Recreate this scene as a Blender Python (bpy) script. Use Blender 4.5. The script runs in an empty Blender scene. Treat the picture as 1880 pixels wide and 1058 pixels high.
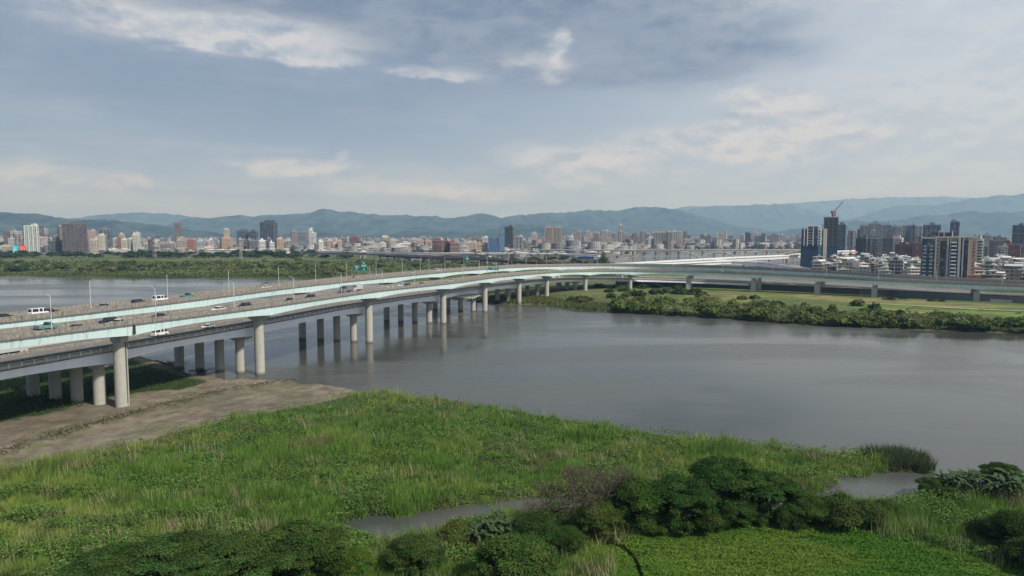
import bpy, math, random
import numpy as np
from mathutils import Vector, Matrix

# ------------------------------------------------------------------ camera, sky, sun, exposure
S = bpy.context.scene
C = S.collection
R = math.radians
F = 1270.0; CX = 940.0; CY = 529.0; HY = 430.0; H = 50.0      # focal length etc. in pixels of the 1880x1058 photo
PITCH = math.atan((CY-HY)/F)
cam_d = bpy.data.cameras.new('camera'); cam = bpy.data.objects.new('camera', cam_d); C.objects.link(cam)
cam_d.sensor_width = 36; cam_d.lens = 36*F/1880; cam_d.clip_start = 0.5; cam_d.clip_end = 60000
cam.location = (0, 0, H); cam.rotation_euler = (math.pi/2-PITCH, 0, 0)
S.camera = cam
S.view_settings.view_transform = 'Standard'; S.view_settings.look = 'None'
S.view_settings.exposure = 0.2; S.view_settings.gamma = 1.0
S.render.engine = 'CYCLES'
S.cycles.use_denoising = True
S.cycles.max_bounces = 6; S.cycles.diffuse_bounces = 2; S.cycles.glossy_bounces = 2
S.cycles.transmission_bounces = 2; S.cycles.transparent_max_bounces = 4; S.cycles.volume_bounces = 0

SUN_AZ = 128.0; SUN_EL = 45.0          # azimuth clockwise from +Y
sdir = Vector((math.sin(R(SUN_AZ))*math.cos(R(SUN_EL)), math.cos(R(SUN_AZ))*math.cos(R(SUN_EL)), math.sin(R(SUN_EL))))
sun_d = bpy.data.lights.new('sun', 'SUN'); sun = bpy.data.objects.new('sun', sun_d); C.objects.link(sun)
sun_d.energy = 4.4; sun_d.angle = R(3.0); sun_d.color = (1.0, 0.955, 0.88)
sun.rotation_euler = sdir.to_track_quat('Z', 'Y').to_euler(); sun.location = (200, -200, 400)

class NT:
    """small helper round a node tree"""
    def __init__(s, tree): s.t = tree; s.n = tree.nodes; s.l = tree.links
    def put(s, sock, v):
        if v is None: return
        if hasattr(v, 'is_output'): s.l.new(v, sock)
        else: sock.default_value = v
    def node(s, kind, **kw):
        n = s.n.new(kind)
        for k, v in kw.items(): setattr(n, k, v)
        return n
    def m(s, op, a, b=None, c=None, clamp=False):
        n = s.n.new('ShaderNodeMath'); n.operation = op; n.use_clamp = clamp
        s.put(n.inputs[0], a); s.put(n.inputs[1], b); s.put(n.inputs[2], c)
        return n.outputs[0]
    def mix(s, f, a, b, mode='MIX'):
        n = s.n.new('ShaderNodeMix'); n.data_type = 'RGBA'; n.blend_type = mode; n.clamp_factor = True
        s.put(n.inputs[0], f)
        s.put(n.inputs[6], tuple(a)+(1,) if isinstance(a, tuple) and len(a) == 3 else a)
        s.put(n.inputs[7], tuple(b)+(1,) if isinstance(b, tuple) and len(b) == 3 else b)
        return n.outputs[2]
    def noise(s, vec, scale, detail=4, rough=0.55, dist=0.0):
        n = s.n.new('ShaderNodeTexNoise'); s.put(n.inputs['Vector'], vec)
        n.inputs['Scale'].default_value = scale; n.inputs['Detail'].default_value = detail
        n.inputs['Roughness'].default_value = rough; n.inputs['Distortion'].default_value = dist
        return n.outputs[0]
    def ramp(s, v, a, b):                       # smoothstep a..b -> 0..1
        n = s.n.new('ShaderNodeMapRange'); n.interpolation_type = 'SMOOTHSTEP'
        s.put(n.inputs[0], v); n.inputs[1].default_value = a; n.inputs[2].default_value = b
        return n.outputs[0]
    def comb(s, x, y, z):
        n = s.n.new('ShaderNodeCombineXYZ'); s.put(n.inputs[0], x); s.put(n.inputs[1], y); s.put(n.inputs[2], z)
        return n.outputs[0]
    def sep(s, v):
        n = s.n.new('ShaderNodeSeparateXYZ'); s.put(n.inputs[0], v); return n.outputs

def build_world():
    w = bpy.data.worlds.new('World'); S.world = w; w.use_nodes = True
    t = NT(w.node_tree); t.n.clear()
    out = t.node('ShaderNodeOutputWorld')
    sky = t.node('ShaderNodeTexSky', sky_type='NISHITA'); sky.sun_disc = False
    sky.sun_elevation = R(SUN_EL); sky.sun_rotation = R(SUN_AZ); sky.dust_density = 2.0
    b1 = t.node('ShaderNodeBackground'); t.l.new(sky.outputs[0], b1.inputs[0]); b1.inputs[1].default_value = 0.10
    tc = t.node('ShaderNodeTexCoord'); d = tc.outputs['Generated']
    X, Y, Z = t.sep(d)
    az = t.m('ARCTAN2', X, Y)
    el = t.m('ARCSINE', Z)
    # cloud coordinates: direction stretched so that cloud layers flatten towards the horizon
    vec = t.comb(t.m('MULTIPLY', az, 3.0), t.m('MULTIPLY', el, 8.5), 0.0)
    n1 = t.noise(vec, 1.35, 8, 0.60, 0.35)
    vec2 = t.comb(t.m('MULTIPLY', az, 3.0), t.m('MULTIPLY', el, 11.0), 3.7)
    n2 = t.noise(vec2, 3.1, 8, 0.62, 0.25)
    n3 = t.noise(t.comb(t.m('MULTIPLY', az, 6.0), t.m('MULTIPLY', el, 12.0), 7.1), 2.2, 8, 0.60, 0.15)
    n4 = t.noise(t.comb(t.m('ADD', t.m('MULTIPLY', az, 6.0), -.03), t.m('ADD', t.m('MULTIPLY', el, 12.0), .13), 7.1), 2.2, 8, 0.60, 0.15)
    azw = t.m('ADD', az, t.m('ADD', t.m('MULTIPLY', t.m('SUBTRACT', n1, 0.5), 0.16), t.m('MULTIPLY', t.m('SUBTRACT', n3, 0.5), 0.05)))
    elw = t.m('ADD', el, t.m('ADD', t.m('MULTIPLY', t.m('SUBTRACT', n2, 0.5), 0.035), t.m('MULTIPLY', t.m('SUBTRACT', n3, 0.5), 0.035)))
    def blob(a0, e0, ra, re, amp, sharp=False):
        da = t.m('DIVIDE', t.m('SUBTRACT', azw, a0), ra); de = t.m('DIVIDE', t.m('SUBTRACT', elw, e0), re)
        r2 = t.m('ADD', t.m('MULTIPLY', da, da), t.m('MULTIPLY', de, de))
        g = t.m('EXPONENT', t.m('MULTIPLY', r2, -1.0))
        if sharp: g = t.ramp(g, 0.12, 0.85)
        return t.m('MULTIPLY', g, amp)
    def total(l):
        r = l[0]
        for q in l[1:]: r = t.m('ADD', r, q)
        return r
    A = lambda px: math.atan((px-CX)/F)
    E = lambda py: math.atan((HY-py)/F)
    # base colour: grey blue on the left to pale on the right
    g = t.ramp(az, A(560), A(1850))
    base = t.mix(g, (0.148, 0.190, 0.280), (0.372, 0.430, 0.495))
    low = t.ramp(el, 0.20, 0.03)
    base = t.mix(t.m('MULTIPLY', low, 0.70), base, (0.285, 0.355, 0.450))
    # dark cloud masses
    dark = total([blob(A(860), E(40), .30, .070, 1.25), blob(A(1060), E(75), .20, .055, .8), blob(A(1200), E(130), .15, .032, 1.1), blob(A(560), E(10), .16, .04, .8), blob(A(330), E(55), .10, .02, .45),
                  blob(A(1360), E(70), .14, .06, .5), blob(A(150), E(75), .14, .02, .4), blob(A(100), E(250), .28, .07, .25),
                  blob(A(1385), E(229), .060, .007, .9), blob(A(300), E(358), .3, .010, .35), blob(A(800), E(372), .3, .008, .35), blob(A(1700), E(120), .05, .02, .2)])
    dark = t.m('MULTIPLY', dark, t.m('ADD', 0.20, t.m('ADD', t.m('MULTIPLY', n2, 0.8), t.m('MULTIPLY', n3, 0.7))), clamp=True)
    dark = t.ramp(dark, 0.02, 0.98)
    col = t.mix(dark, base, t.mix(t.ramp(n3, .35, .62), (0.108, 0.142, 0.214), (0.175, 0.208, 0.275)))
    # thin layered stratus, stronger towards the horizon
    n5 = t.noise(t.comb(t.m('MULTIPLY', az, 2.6), t.m('MULTIPLY', el, 19.0), 12.3), 2.4, 8, 0.62, 0.3)
    lowm = t.ramp(el, 0.16, 0.03)
    sb = t.m('MULTIPLY', t.ramp(n5, 0.46, 0.72), t.m('ADD', 0.12, t.m('MULTIPLY', lowm, 0.42)))
    col = t.mix(sb, col, (0.395, 0.415, 0.450))
    sd_ = t.m('MULTIPLY', t.ramp(n5, 0.50, 0.30), t.m('ADD', 0.14, t.m('MULTIPLY', lowm, 0.30)))
    col = t.mix(sd_, col, (0.205, 0.255, 0.345))
    # bright cream puffs
    br = total([blob(A(470), E(98), .17, .028, 1.0, True), blob(A(590), E(128), .07, .012, 1.1, True), blob(A(60), E(42), .09, .034, .8), blob(A(300), E(95), .13, .03, .6),
                blob(A(800), E(146), .08, .008, .8, True), blob(A(1400), E(208), .062, .026, 1.25, True), blob(A(1480), E(228), .045, .018, 1.0, True), blob(A(1290), E(262), .13, .024, 1.1, True), blob(A(1420), E(270), .16, .030, .85, True),
                blob(A(1000), E(128), .06, .020, .6, True), blob(A(1035), E(92), .018, .022, .8, True), blob(A(50), E(345), .10, .018, .85, True), blob(A(220), E(345), .07, .012, .75, True), blob(A(60), E(372), .06, .012, .6, True),
                blob(A(540), E(313), .09, .011, .85, True), blob(A(615), E(294), .014, .006, .9, True), blob(A(720), E(335), .16, .020, .55), blob(A(850), E(350), .12, .012, .65, True), blob(A(1060), E(290), .10, .022, .85, True), blob(A(1100), E(320), .12, .022, .6, True),
                blob(A(1600), E(12), .2, .035, .6), blob(A(1780), E(190), .18, .10, .45), blob(A(1600), E(300), .25, .06, .4)])
    br = t.m('MULTIPLY', br, t.m('ADD', .45, t.m('MULTIPLY', t.ramp(n3, 0.30, 0.55), .55)), clamp=True)
    lit = t.ramp(t.m('ADD', t.m('SUBTRACT', n3, n4), t.m('MULTIPLY', t.m('SUBTRACT', n2, .5), .25)), -.13, .09)
    col = t.mix(t.m('MULTIPLY', br, .90), col, t.mix(lit, (0.315, 0.350, 0.408), (0.475, 0.474, 0.482)))
    st = t.ramp(n1, 0.42, 0.72)
    col = t.mix(t.m('MULTIPLY', st, 0.20), col, (0.37, 0.41, 0.455))
    b2 = t.node('ShaderNodeBackground'); t.l.new(col, b2.inputs[0]); b2.inputs[1].default_value = 1.3
    mx = t.node('ShaderNodeMixShader'); mx.inputs[0].default_value = 0.95
    t.l.new(b1.outputs[0], mx.inputs[1]); t.l.new(b2.outputs[0], mx.inputs[2])
    t.l.new(mx.outputs[0], out.inputs[0])
build_world()

# ------------------------------------------------------------------ helpers
rnd = random.Random(7)
def P(px, py, z=0.0):
    """world point of height z seen at photo pixel (px, py)"""
    u = (px-CX)/F; v = (CY-py)/F
    dx, dy, dz = u, math.cos(PITCH)+v*math.sin(PITCH), -math.sin(PITCH)+v*math.cos(PITCH)
    k = (z-H)/dz
    return (dx*k, dy*k)
def PD(px, Y):                       # x of photo column px at distance Y (near the horizon row)
    return (px-CX)/F*Y*1.003
def ZT(py, Y):                       # height of photo row py at distance Y
    v = (CY-py)/F
    return H + Y*(-math.sin(PITCH)+v*math.cos(PITCH))/(math.cos(PITCH)+v*math.sin(PITCH))
def PXof(x, y): return CX+F*x/(y*1.003)

def tag(o, label=None, cat=None, group=None, kind=None):
    if label: o['label'] = label
    if cat: o['category'] = cat
    if group: o['group'] = group
    if kind: o['kind'] = kind
    return o
def empty(name, loc=(0, 0, 0), rz=0.0):
    o = bpy.data.objects.new(name, None); C.objects.link(o); o.location = loc; o.rotation_euler = (0, 0, rz)
    o.empty_display_size = 0.5
    return o

_perm = np.random.RandomState(3).permutation(256)
_val = np.random.RandomState(4).rand(256)
def vnoise(x, y, sd=0):
    xi = np.floor(x).astype(np.int64); yi = np.floor(y).astype(np.int64); xf = x-xi; yf = y-yi
    u = xf*xf*(3-2*xf); v = yf*yf*(3-2*yf)
    def h(a, b): return _val[_perm[(_perm[(a+sd*17) & 255]+b) & 255]]
    return (h(xi, yi)*(1-u)+h(xi+1, yi)*u)*(1-v)+(h(xi, yi+1)*(1-u)+h(xi+1, yi+1)*u)*v
def fbm(x, y, sd=0, o=4):
    s = 0; a = 0.5; t = 0
    for k in range(o):
        s = s+a*vnoise(x*2**k, y*2**k, sd+k); t += a; a *= 0.5
    return s/t
def sstep(a, b, x):
    t = np.clip((x-a)/(b-a), 0, 1); return t*t*(3-2*t)
def sdist(px, py, poly):
    """signed distance to polygon, positive inside"""
    px = np.asarray(px, float); py = np.asarray(py, float)
    d = np.full(px.shape, 1e18); inside = np.zeros(px.shape, bool)
    n = len(poly)
    for i in range(n):
        x0, y0 = poly[i]; x1, y1 = poly[(i+1) % n]
        ex, ey = x1-x0, y1-y0; L = ex*ex+ey*ey+1e-9
        t = np.clip(((px-x0)*ex+(py-y0)*ey)/L, 0, 1)
        dd = (px-x0-t*ex)**2+(py-y0-t*ey)**2; d = np.minimum(d, dd)
        if y0 != y1:
            c = ((y0 > py) != (y1 > py)) & (px < (x1-x0)*(py-y0)/(y1-y0)+x0)
            inside ^= c
    d = np.sqrt(d)
    return np.where(inside, d, -d)

def mesh_np(name, co, faces_n, k, mats, col=None, smooth=False, parent=None, link=True):
    """co (N,3); faces_n (M,k) indices"""
    me = bpy.data.meshes.new(name)
    co = np.ascontiguousarray(co, dtype=np.float32); fi = np.ascontiguousarray(faces_n, dtype=np.int32)
    me.vertices.add(len(co)); me.vertices.foreach_set('co', co.ravel())
    M = len(fi)
    me.loops.add(M*k); me.loops.foreach_set('vertex_index', fi.ravel())
    me.polygons.add(M); me.polygons.foreach_set('loop_start', np.arange(0, M*k, k, dtype=np.int32))
    me.polygons.foreach_set('loop_total', np.full(M, k, dtype=np.int32))
    if smooth: me.polygons.foreach_set('use_smooth', np.ones(M, bool))
    if col is not None:
        a = me.color_attributes.new('Col', 'FLOAT_COLOR', 'POINT')
        c4 = np.ones((len(co), 4), np.float32); c4[:, :3] = col
        a.data.foreach_set('color', c4.ravel())
    me.update(calc_edges=True)
    for m in mats: me.materials.append(m)
    o = bpy.data.objects.new(name, me)
    if link: C.objects.link(o)
    if parent: o.parent = parent
    return o

class MB:
    """collects simple solids, then links them as one mesh object"""
    def __init__(s): s.v = []; s.f = []; s.m = []
    def add(s, vs, fs, mat=0):
        b = len(s.v); s.v.extend([tuple(p) for p in vs])
        for f in fs: s.f.append(tuple(i+b for i in f)); s.m.append(mat)
    def box(s, x0, x1, y0, y1, z0, z1, mat=0, M=None):
        vs = [(x, y, z) for z in (z0, z1) for y in (y0, y1) for x in (x0, x1)]
        if M is not None: vs = [M @ Vector(p) for p in vs]
        s.add(vs, [(0, 2, 3, 1), (4, 5, 7, 6), (0, 1, 5, 4), (2, 6, 7, 3), (0, 4, 6, 2), (1, 3, 7, 5)], mat)
    def tube(s, p0, p1, r0, r1, n=8, mat=0, caps=True):
        p0 = Vector(p0); p1 = Vector(p1); d = (p1-p0)
        if d.length < 1e-6: return
        q = d.normalized().to_track_quat('Z', 'Y')
        vs = []
        for p, r in ((p0, r0), (p1, r1)):
            for i in range(n):
                a = 2*math.pi*i/n; vs.append(p+q @ Vector((r*math.cos(a), r*math.sin(a), 0)))
        fs = [(i, (i+1) % n, n+(i+1) % n, n+i) for i in range(n)]
        if caps: fs += [tuple(range(n-1, -1, -1)), tuple(range(n, 2*n))]
        s.add(vs, fs, mat)
    def prism(s, pts, y0, y1, mat=0, M=None):
        """outline in x-z, extruded along y"""
        n = len(pts)
        vs = [(x, y0, z) for x, z in pts]+[(x, y1, z) for x, z in pts]
        if M is not None: vs = [M @ Vector(p) for p in vs]
        s.add(vs, [tuple(range(n)), tuple(range(2*n-1, n-1, -1))]+[(i, n+i, n+(i+1) % n, (i+1) % n) for i in range(n)], mat)
    def build(s, name, mats, parent=None, smooth=False, loc=None):
        me = bpy.data.meshes.new(name); me.from_pydata(s.v, [], s.f); me.update()
        if not isinstance(mats, (list, tuple)): mats = [mats]
        for m in mats: me.materials.append(m)
        if len(mats) > 1: me.polygons.foreach_set('material_index', s.m)
        if smooth: me.polygons.foreach_set('use_smooth', [True]*len(s.f))
        o = bpy.data.objects.new(name, me); C.objects.link(o)
        if parent: o.parent = parent
        if loc: o.location = loc
        return o
def copy_tree(o, parent=None):
    c = o.copy(); C.objects.link(c)
    if parent: c.parent = parent
    for ch in o.children: copy_tree(ch, c)
    return c

# ------------------------------------------------------------------ materials
def new_mat(name):
    m = bpy.data.materials.new(name); m.use_nodes = True; t = NT(m.node_tree)
    return m, t, t.n['Principled BSDF']
def mat_plain(name, col, rough=0.7, metal=0.0, nscale=0.0, namp=0.25, stretch=None, spec=0.35, obj_tint=False):
    m, t, b = new_mat(name)
    c = tuple(col)+(1,)
    if obj_tint:
        oi = t.node('ShaderNodeObjectInfo'); c = t.mix(1.0, c, oi.outputs['Color'], 'MULTIPLY')
    if nscale:
        tc = t.node('ShaderNodeTexCoord'); v = tc.outputs['Object']
        if stretch:
            mp = t.node('ShaderNodeMapping'); mp.inputs['Scale'].default_value = stretch; t.l.new(v, mp.inputs[0]); v = mp.outputs[0]
        n = t.noise(v, nscale, 6, 0.6)
        f = t.m('MULTIPLY', t.ramp(n, 0.3, 0.75), namp)
        dk = tuple(x*0.35 for x in col)+(1,)
        c = t.mix(f, c, dk)
    t.put(b.inputs['Base Color'], c)
    b.inputs['Roughness'].default_value = rough; b.inputs['Metallic'].default_value = metal
    b.inputs['Specular IOR Level'].default_value = spec
    return m
M = {}
M['concrete'] = mat_plain('weathered_concrete', (.40, .385, .35), .85, 0, .35, .55, (1, 1, .25))
M['concrete_pale'] = mat_plain('pale_concrete', (.47, .46, .43), .85, 0, .3, .4, (1, 1, .2))
M['parapet'] = mat_plain('stained_parapet_concrete', (.285, .262, .232), .9, 0, 1.6, .9, (1, 1, .6))
M['teal'] = mat_plain('teal_steel_paint', (.60, .80, .80), .5, 0, .6, .22, (1, 1, .15))
M['white_ramp'] = mat_plain('white_girder_paint', (.74, .75, .77), .5, 0, .2, .15)
M['lavender'] = mat_plain('pale_lavender_girder_paint', (.86, .86, .95), .5, 0, .4, .16, (1, 1, .15))
M['redsteel'] = mat_plain('dark_red_girder', (.13, .05, .045), .6, 0, .1, .3)
M['greysteel'] = mat_plain('grey_girder', (.20, .23, .24), .6, 0, .1, .3)
M['asphalt'] = mat_plain('worn_asphalt', (.155, .148, .138), .9, 0, .25, .35)
M['asphalt_dark'] = mat_plain('fresh_asphalt', (.075, .075, .08), .9, 0, .25, .3)
M['marking'] = mat_plain('road_marking', (.7, .69, .64), .7)
M['galv'] = mat_plain('galvanised_steel', (.50, .52, .53), .45, .6)
M['lampsteel'] = mat_plain('pale_lamp_steel', (.55, .57, .57), .5, .2)
M['darksteel'] = mat_plain('dark_steel', (.04, .045, .05), .5, .3)
M['rubber'] = mat_plain('tyre_rubber', (.02, .02, .02), .8)
M['glass_dark'] = mat_plain('dark_car_glass', (.015, .018, .02), .08, 0, spec=.6)
M['carpaint'] = mat_plain('car_paint', (1, 1, 1), .25, 0, spec=.5, obj_tint=True)
M['lamp_red'] = mat_plain('red_lamp_cover', (.4, .02, .02), .3)
M['signgreen'] = mat_plain('green_sign_face', (.0, .22, .13), .5)
M['signwhite'] = mat_plain('white_sign_lettering', (.8, .8, .8), .5)
M['bark'] = mat_plain('bark', (.085, .065, .05), .9, 0, 3, .5)
M['twig'] = mat_plain('grey_brown_twigs', (.088, .072, .050), .9, 0, 2, .4)
M['netblue'] = mat_plain('blue_safety_net', (.03, .062, .10), .8, 0, .15, .35)
M['netteal'] = mat_plain('light_blue_safety_net', (.09, .20, .27), .8, 0, .15, .3)
M['cranered'] = mat_plain('red_crane_steel', (.22, .12, .115), .6)
M['levee'] = mat_plain('shade_and_stain_concrete', (.085, .085, .085), .9, 0, .12, .5, (1, 1, .5))  # on the wall, near black because the road's shade is in the colour
M['path'] = mat_plain('pale_path', (.42, .38, .32), .9)

def pier_mat(name, col):
    m, t, b = new_mat(name)
    g = t.node('ShaderNodeNewGeometry'); X, Y, Z = t.sep(g.outputs['Position'])
    mp = t.node('ShaderNodeMapping'); mp.inputs['Scale'].default_value = (1, 1, .12); t.l.new(g.outputs['Position'], mp.inputs[0])
    n = t.noise(mp.outputs[0], .9, 6, .62); n2 = t.noise(g.outputs['Position'], .5, 5, .6)
    c = t.mix(t.m('MULTIPLY', t.ramp(n, .50, .78), .38), tuple(col)+(1,), (.17, .155, .12, 1))
    c = t.mix(t.m('MULTIPLY', t.ramp(n2, .5, .8), .3), c, (.50, .48, .43, 1))
    line = t.m('LESS_THAN', t.m('FRACT', t.m('DIVIDE', Z, 2.7)), .035); c = t.mix(t.m('MULTIPLY', line, .35), c, (.14, .13, .11, 1))
    tide = t.ramp(t.m('ADD', Z, t.m('MULTIPLY', n, 1.4)), 2.0, .9); c = t.mix(t.m('MULTIPLY', tide, .7), c, (.055, .052, .038, 1))
    t.l.new(c, b.inputs['Base Color']); b.inputs['Roughness'].default_value = .85; b.inputs['Specular IOR Level'].default_value = .25
    return m
M['pier'] = pier_mat('tide_marked_pier_concrete', (.37, .365, .33))
def girder_paint(name, col, dirt):
    m, t, b = new_mat(name)
    at = t.node('ShaderNodeAttribute', attribute_name='Along'); g = t.node('ShaderNodeNewGeometry'); X, Y, Z = t.sep(g.outputs['Position'])
    A_ = at.outputs['Fac']; v = t.comb(A_, t.m('MULTIPLY', Z, .12), 0.0)
    n = t.noise(v, 1.1, 6, .65); n2 = t.noise(t.comb(A_, Z, 2.0), .09, 4, .6)
    c = t.mix(t.m('MULTIPLY', t.ramp(n, .46, .74), .5), tuple(col)+(1,), tuple(dirt)+(1,))
    c = t.mix(t.m('MULTIPLY', t.ramp(n2, .4, .7), .16), c, (.80, .84, .84, 1))
    fr = t.m('FRACT', t.m('DIVIDE', A_, 12.0)); jn = t.m('LESS_THAN', fr, .014); c = t.mix(t.m('MULTIPLY', jn, .5), c, tuple(dirt)+(1,))
    t.l.new(c, b.inputs['Base Color']); b.inputs['Roughness'].default_value = .5; b.inputs['Specular IOR Level'].default_value = .3
    return m
M['teal'] = girder_paint('teal_steel_paint', (.60, .77, .77), (.18, .22, .20))
def leaf_mat(name, col, trans=0.25):
    m, t, b = new_mat(name)
    at = t.node('ShaderNodeAttribute', attribute_name='Col')
    oi = t.node('ShaderNodeObjectInfo')
    c = t.mix(1.0, at.outputs[0], tuple(col)+(1,), 'MULTIPLY')
    c = t.mix(1.0, c, oi.outputs['Color'], 'MULTIPLY')
    t.l.new(c, b.inputs['Base Color']); b.inputs['Roughness'].default_value = 0.75; b.inputs['Specular IOR Level'].default_value = 0.06
    tr = t.node('ShaderNodeBsdfTranslucent'); t.l.new(c, tr.inputs[0])
    mx = t.node('ShaderNodeMixShader'); mx.inputs[0].default_value = trans
    t.l.new(b.outputs[0], mx.inputs[1]); t.l.new(tr.outputs[0], mx.inputs[2])
    t.l.new(mx.outputs[0], t.n['Material Output'].inputs[0])
    return m
M['leaf'] = leaf_mat('foliage', (1, 1, 1), .25)
M['grass'] = leaf_mat('grass_blades', (1, 1, 1), .3)

def ground_mat():
    m, t, b = new_mat('ground_soil_and_turf')
    at = t.node('ShaderNodeAttribute', attribute_name='Col')
    g = t.node('ShaderNodeNewGeometry')
    n = t.noise(g.outputs['Position'], .35, 8, .7); n2 = t.noise(g.outputs['Position'], .05, 4, .6)
    n3 = t.noise(g.outputs['Position'], 1.7, 8, .75)
    k = t.m('ADD', t.m('MULTIPLY', n, 1.1), t.m('ADD', t.m('MULTIPLY', n2, 0.5), t.m('MULTIPLY', n3, 0.9)))
    k = t.m('SUBTRACT', k, 0.22)
    cc = t.node('ShaderNodeCombineColor'); 
    for i in range(3): t.l.new(k, cc.inputs[i])
    t.l.new(t.mix(1.0, at.outputs[0], cc.outputs[0], 'MULTIPLY'), b.inputs['Base Color'])
    b.inputs['Roughness'].default_value = 0.95; b.inputs['Specular IOR Level'].default_value = 0.1
    bp = t.node('ShaderNodeBump'); bp.inputs['Strength'].default_value = 0.6; bp.inputs['Distance'].default_value = 0.4
    t.l.new(t.m('ADD', n, t.m('MULTIPLY', n3, .6)), bp.inputs['Height']); t.l.new(bp.outputs[0], b.inputs['Normal'])
    return m
M['ground'] = ground_mat()
def water_mat():
    m, t, b = new_mat('silty_river_water')
    g = t.node('ShaderNodeNewGeometry'); p = g.outputs['Position']
    mpb = t.node('ShaderNodeMapping'); mpb.inputs['Scale'].default_value = (.5, 1.6, 1); mpb.inputs['Rotation'].default_value = (0, 0, .25); t.l.new(p, mpb.inputs[0]); big = t.noise(mpb.outputs[0], .009, 5, .6, .8)
    mp = t.node('ShaderNodeMapping'); mp.inputs['Scale'].default_value = (.6, 1, 1); t.l.new(p, mp.inputs[0])
    w1 = t.noise(mp.outputs[0], .22, 3, .6); w2 = t.noise(mp.outputs[0], .9, 4, .6)
    wind = t.ramp(big, .38, .62)
    hgt = t.m('ADD', t.m('MULTIPLY', w1, .5), t.m('MULTIPLY', w2, .22))
    c = t.mix(wind, (.048, .052, .045, 1), (.075, .078, .070, 1))
    t.l.new(c, b.inputs['Base Color'])
    t.l.new(t.m('ADD', .10, t.m('MULTIPLY', wind, .20)), b.inputs['Roughness'])
    b.inputs['IOR'].default_value = 1.33; b.inputs['Specular IOR Level'].default_value = .5
    bp = t.node('ShaderNodeBump'); bp.inputs['Distance'].default_value = .22
    t.l.new(t.m('ADD', .05, t.m('MULTIPLY', wind, .5)), bp.inputs['Strength'])
    t.l.new(hgt, bp.inputs['Height']); t.l.new(bp.outputs[0], b.inputs['Normal'])
    return m
M['water'] = water_mat()
def hill_mat(name, col):
    m, t, b = new_mat(name)
    g = t.node('ShaderNodeNewGeometry'); n = t.noise(g.outputs['Position'], .004, 8, .7)
    c = t.mix(t.ramp(n, .35, .65), tuple(x*.35 for x in col)+(1,), tuple(x*1.8 for x in col)+(1,))
    t.l.new(c, b.inputs['Base Color']); b.inputs['Roughness'].default_value = 1; b.inputs['Specular IOR Level'].default_value = 0
    return m
M['hill'] = hill_mat('forested_hill', (.030, .046, .036))

def facade_mat(name, bay, floor, w0, w1, h0, h1, glass=(.035, .045, .06), glass_amt=1.0, attr=False, rib=False, roof=(.30, .30, .29)):
    """wall of the object's colour with a grid of windows; roofs plain"""
    m, t, b = new_mat(name)
    tc = t.node('ShaderNodeTexCoord'); X, Y, Z = t.sep(tc.outputs['Object'])
    oi = t.node('ShaderNodeObjectInfo'); wall = oi.outputs['Color']
    if attr:
        at = t.node('ShaderNodeAttribute', attribute_name='Col'); wall = at.outputs[0]
    g = t.node('ShaderNodeNewGeometry'); NX, NY, NZ = t.sep(g.outputs['Normal'])
    hcoord = t.m('ADD', t.m('ADD', X, Y), 0.37)
    fx = t.m('FRACT', t.m('DIVIDE', hcoord, bay)); fz = t.m('FRACT', t.m('DIVIDE', Z, floor))
    def band(v, a, b_):
        return t.m('MULTIPLY', t.m('GREATER_THAN', v, a), t.m('LESS_THAN', v, b_))
    win = t.m('MULTIPLY', band(fx, w0, w1), band(fz, h0, h1))
    wn = t.node('ShaderNodeTexWhiteNoise', noise_dimensions='3D')
    t.l.new(t.comb(t.m('FLOOR', t.m('DIVIDE', hcoord, bay)), t.m('FLOOR', t.m('DIVIDE', Z, floor)), oi.outputs['Random']), wn.inputs[0])
    gl = t.mix(t.m('MULTIPLY', t.ramp(wn.outputs[0], .45, 1.0), .8), tuple(glass)+(1,), (.20, .20, .20, 1))
    n = t.noise(tc.outputs['Object'], .09, 5, .65)
    wall2 = t.mix(t.m('MULTIPLY', t.ramp(n, .4, .8), .35), wall, (.06, .06, .06, 1))
    if rib:     # every third bay in a darker colour
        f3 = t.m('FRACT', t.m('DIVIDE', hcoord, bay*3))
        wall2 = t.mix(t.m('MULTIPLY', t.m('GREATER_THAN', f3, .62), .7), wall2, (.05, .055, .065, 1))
    vert = t.m('LESS_THAN', t.m('ABSOLUTE', NZ), .5)
    c = t.mix(t.m('MULTIPLY', t.m('MULTIPLY', win, vert), glass_amt), wall2, gl)
    rf = t.mix(t.m('MULTIPLY', t.ramp(n, .35, .7), .5), tuple(roof)+(1,), (.14, .14, .14, 1))
    if attr: rf = wall
    c = t.mix(t.m('GREATER_THAN', NZ, .5), c, rf)
    t.l.new(c, b.inputs['Base Color'])
    t.l.new(t.m('SUBTRACT', .8, t.m('MULTIPLY', win, .45)), b.inputs['Roughness'])
    b.inputs['Specular IOR Level'].default_value = .4
    return m
M['f_grid'] = facade_mat('wall_with_window_grid', 3.4, 3.2, .22, .80, .32, .85)
M['f_ribbon'] = facade_mat('wall_with_ribbon_windows', 30, 3.3, .01, .99, .38, .92, (.05, .06, .07))
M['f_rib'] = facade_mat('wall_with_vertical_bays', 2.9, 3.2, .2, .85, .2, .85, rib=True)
M['f_glass'] = facade_mat('glass_curtain_wall', 2.2, 3.6, .08, .92, .08, .93, (.03, .045, .07))
M['f_low'] = facade_mat('low_house_wall', 3.0, 3.1, .2, .8, .3, .8)
M['f_far'] = facade_mat('far_house_wall', 4.5, 3.3, .2, .75, .25, .8, attr=True)
M['roofsheet'] = mat_plain('painted_sheet_roof', (1, 1, 1), .6, 0, .3, .35, obj_tint=True)
M['trim'] = mat_plain('tinted_trim', (1, 1, 1), .7, 0, .2, .2, obj_tint=True)
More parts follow.
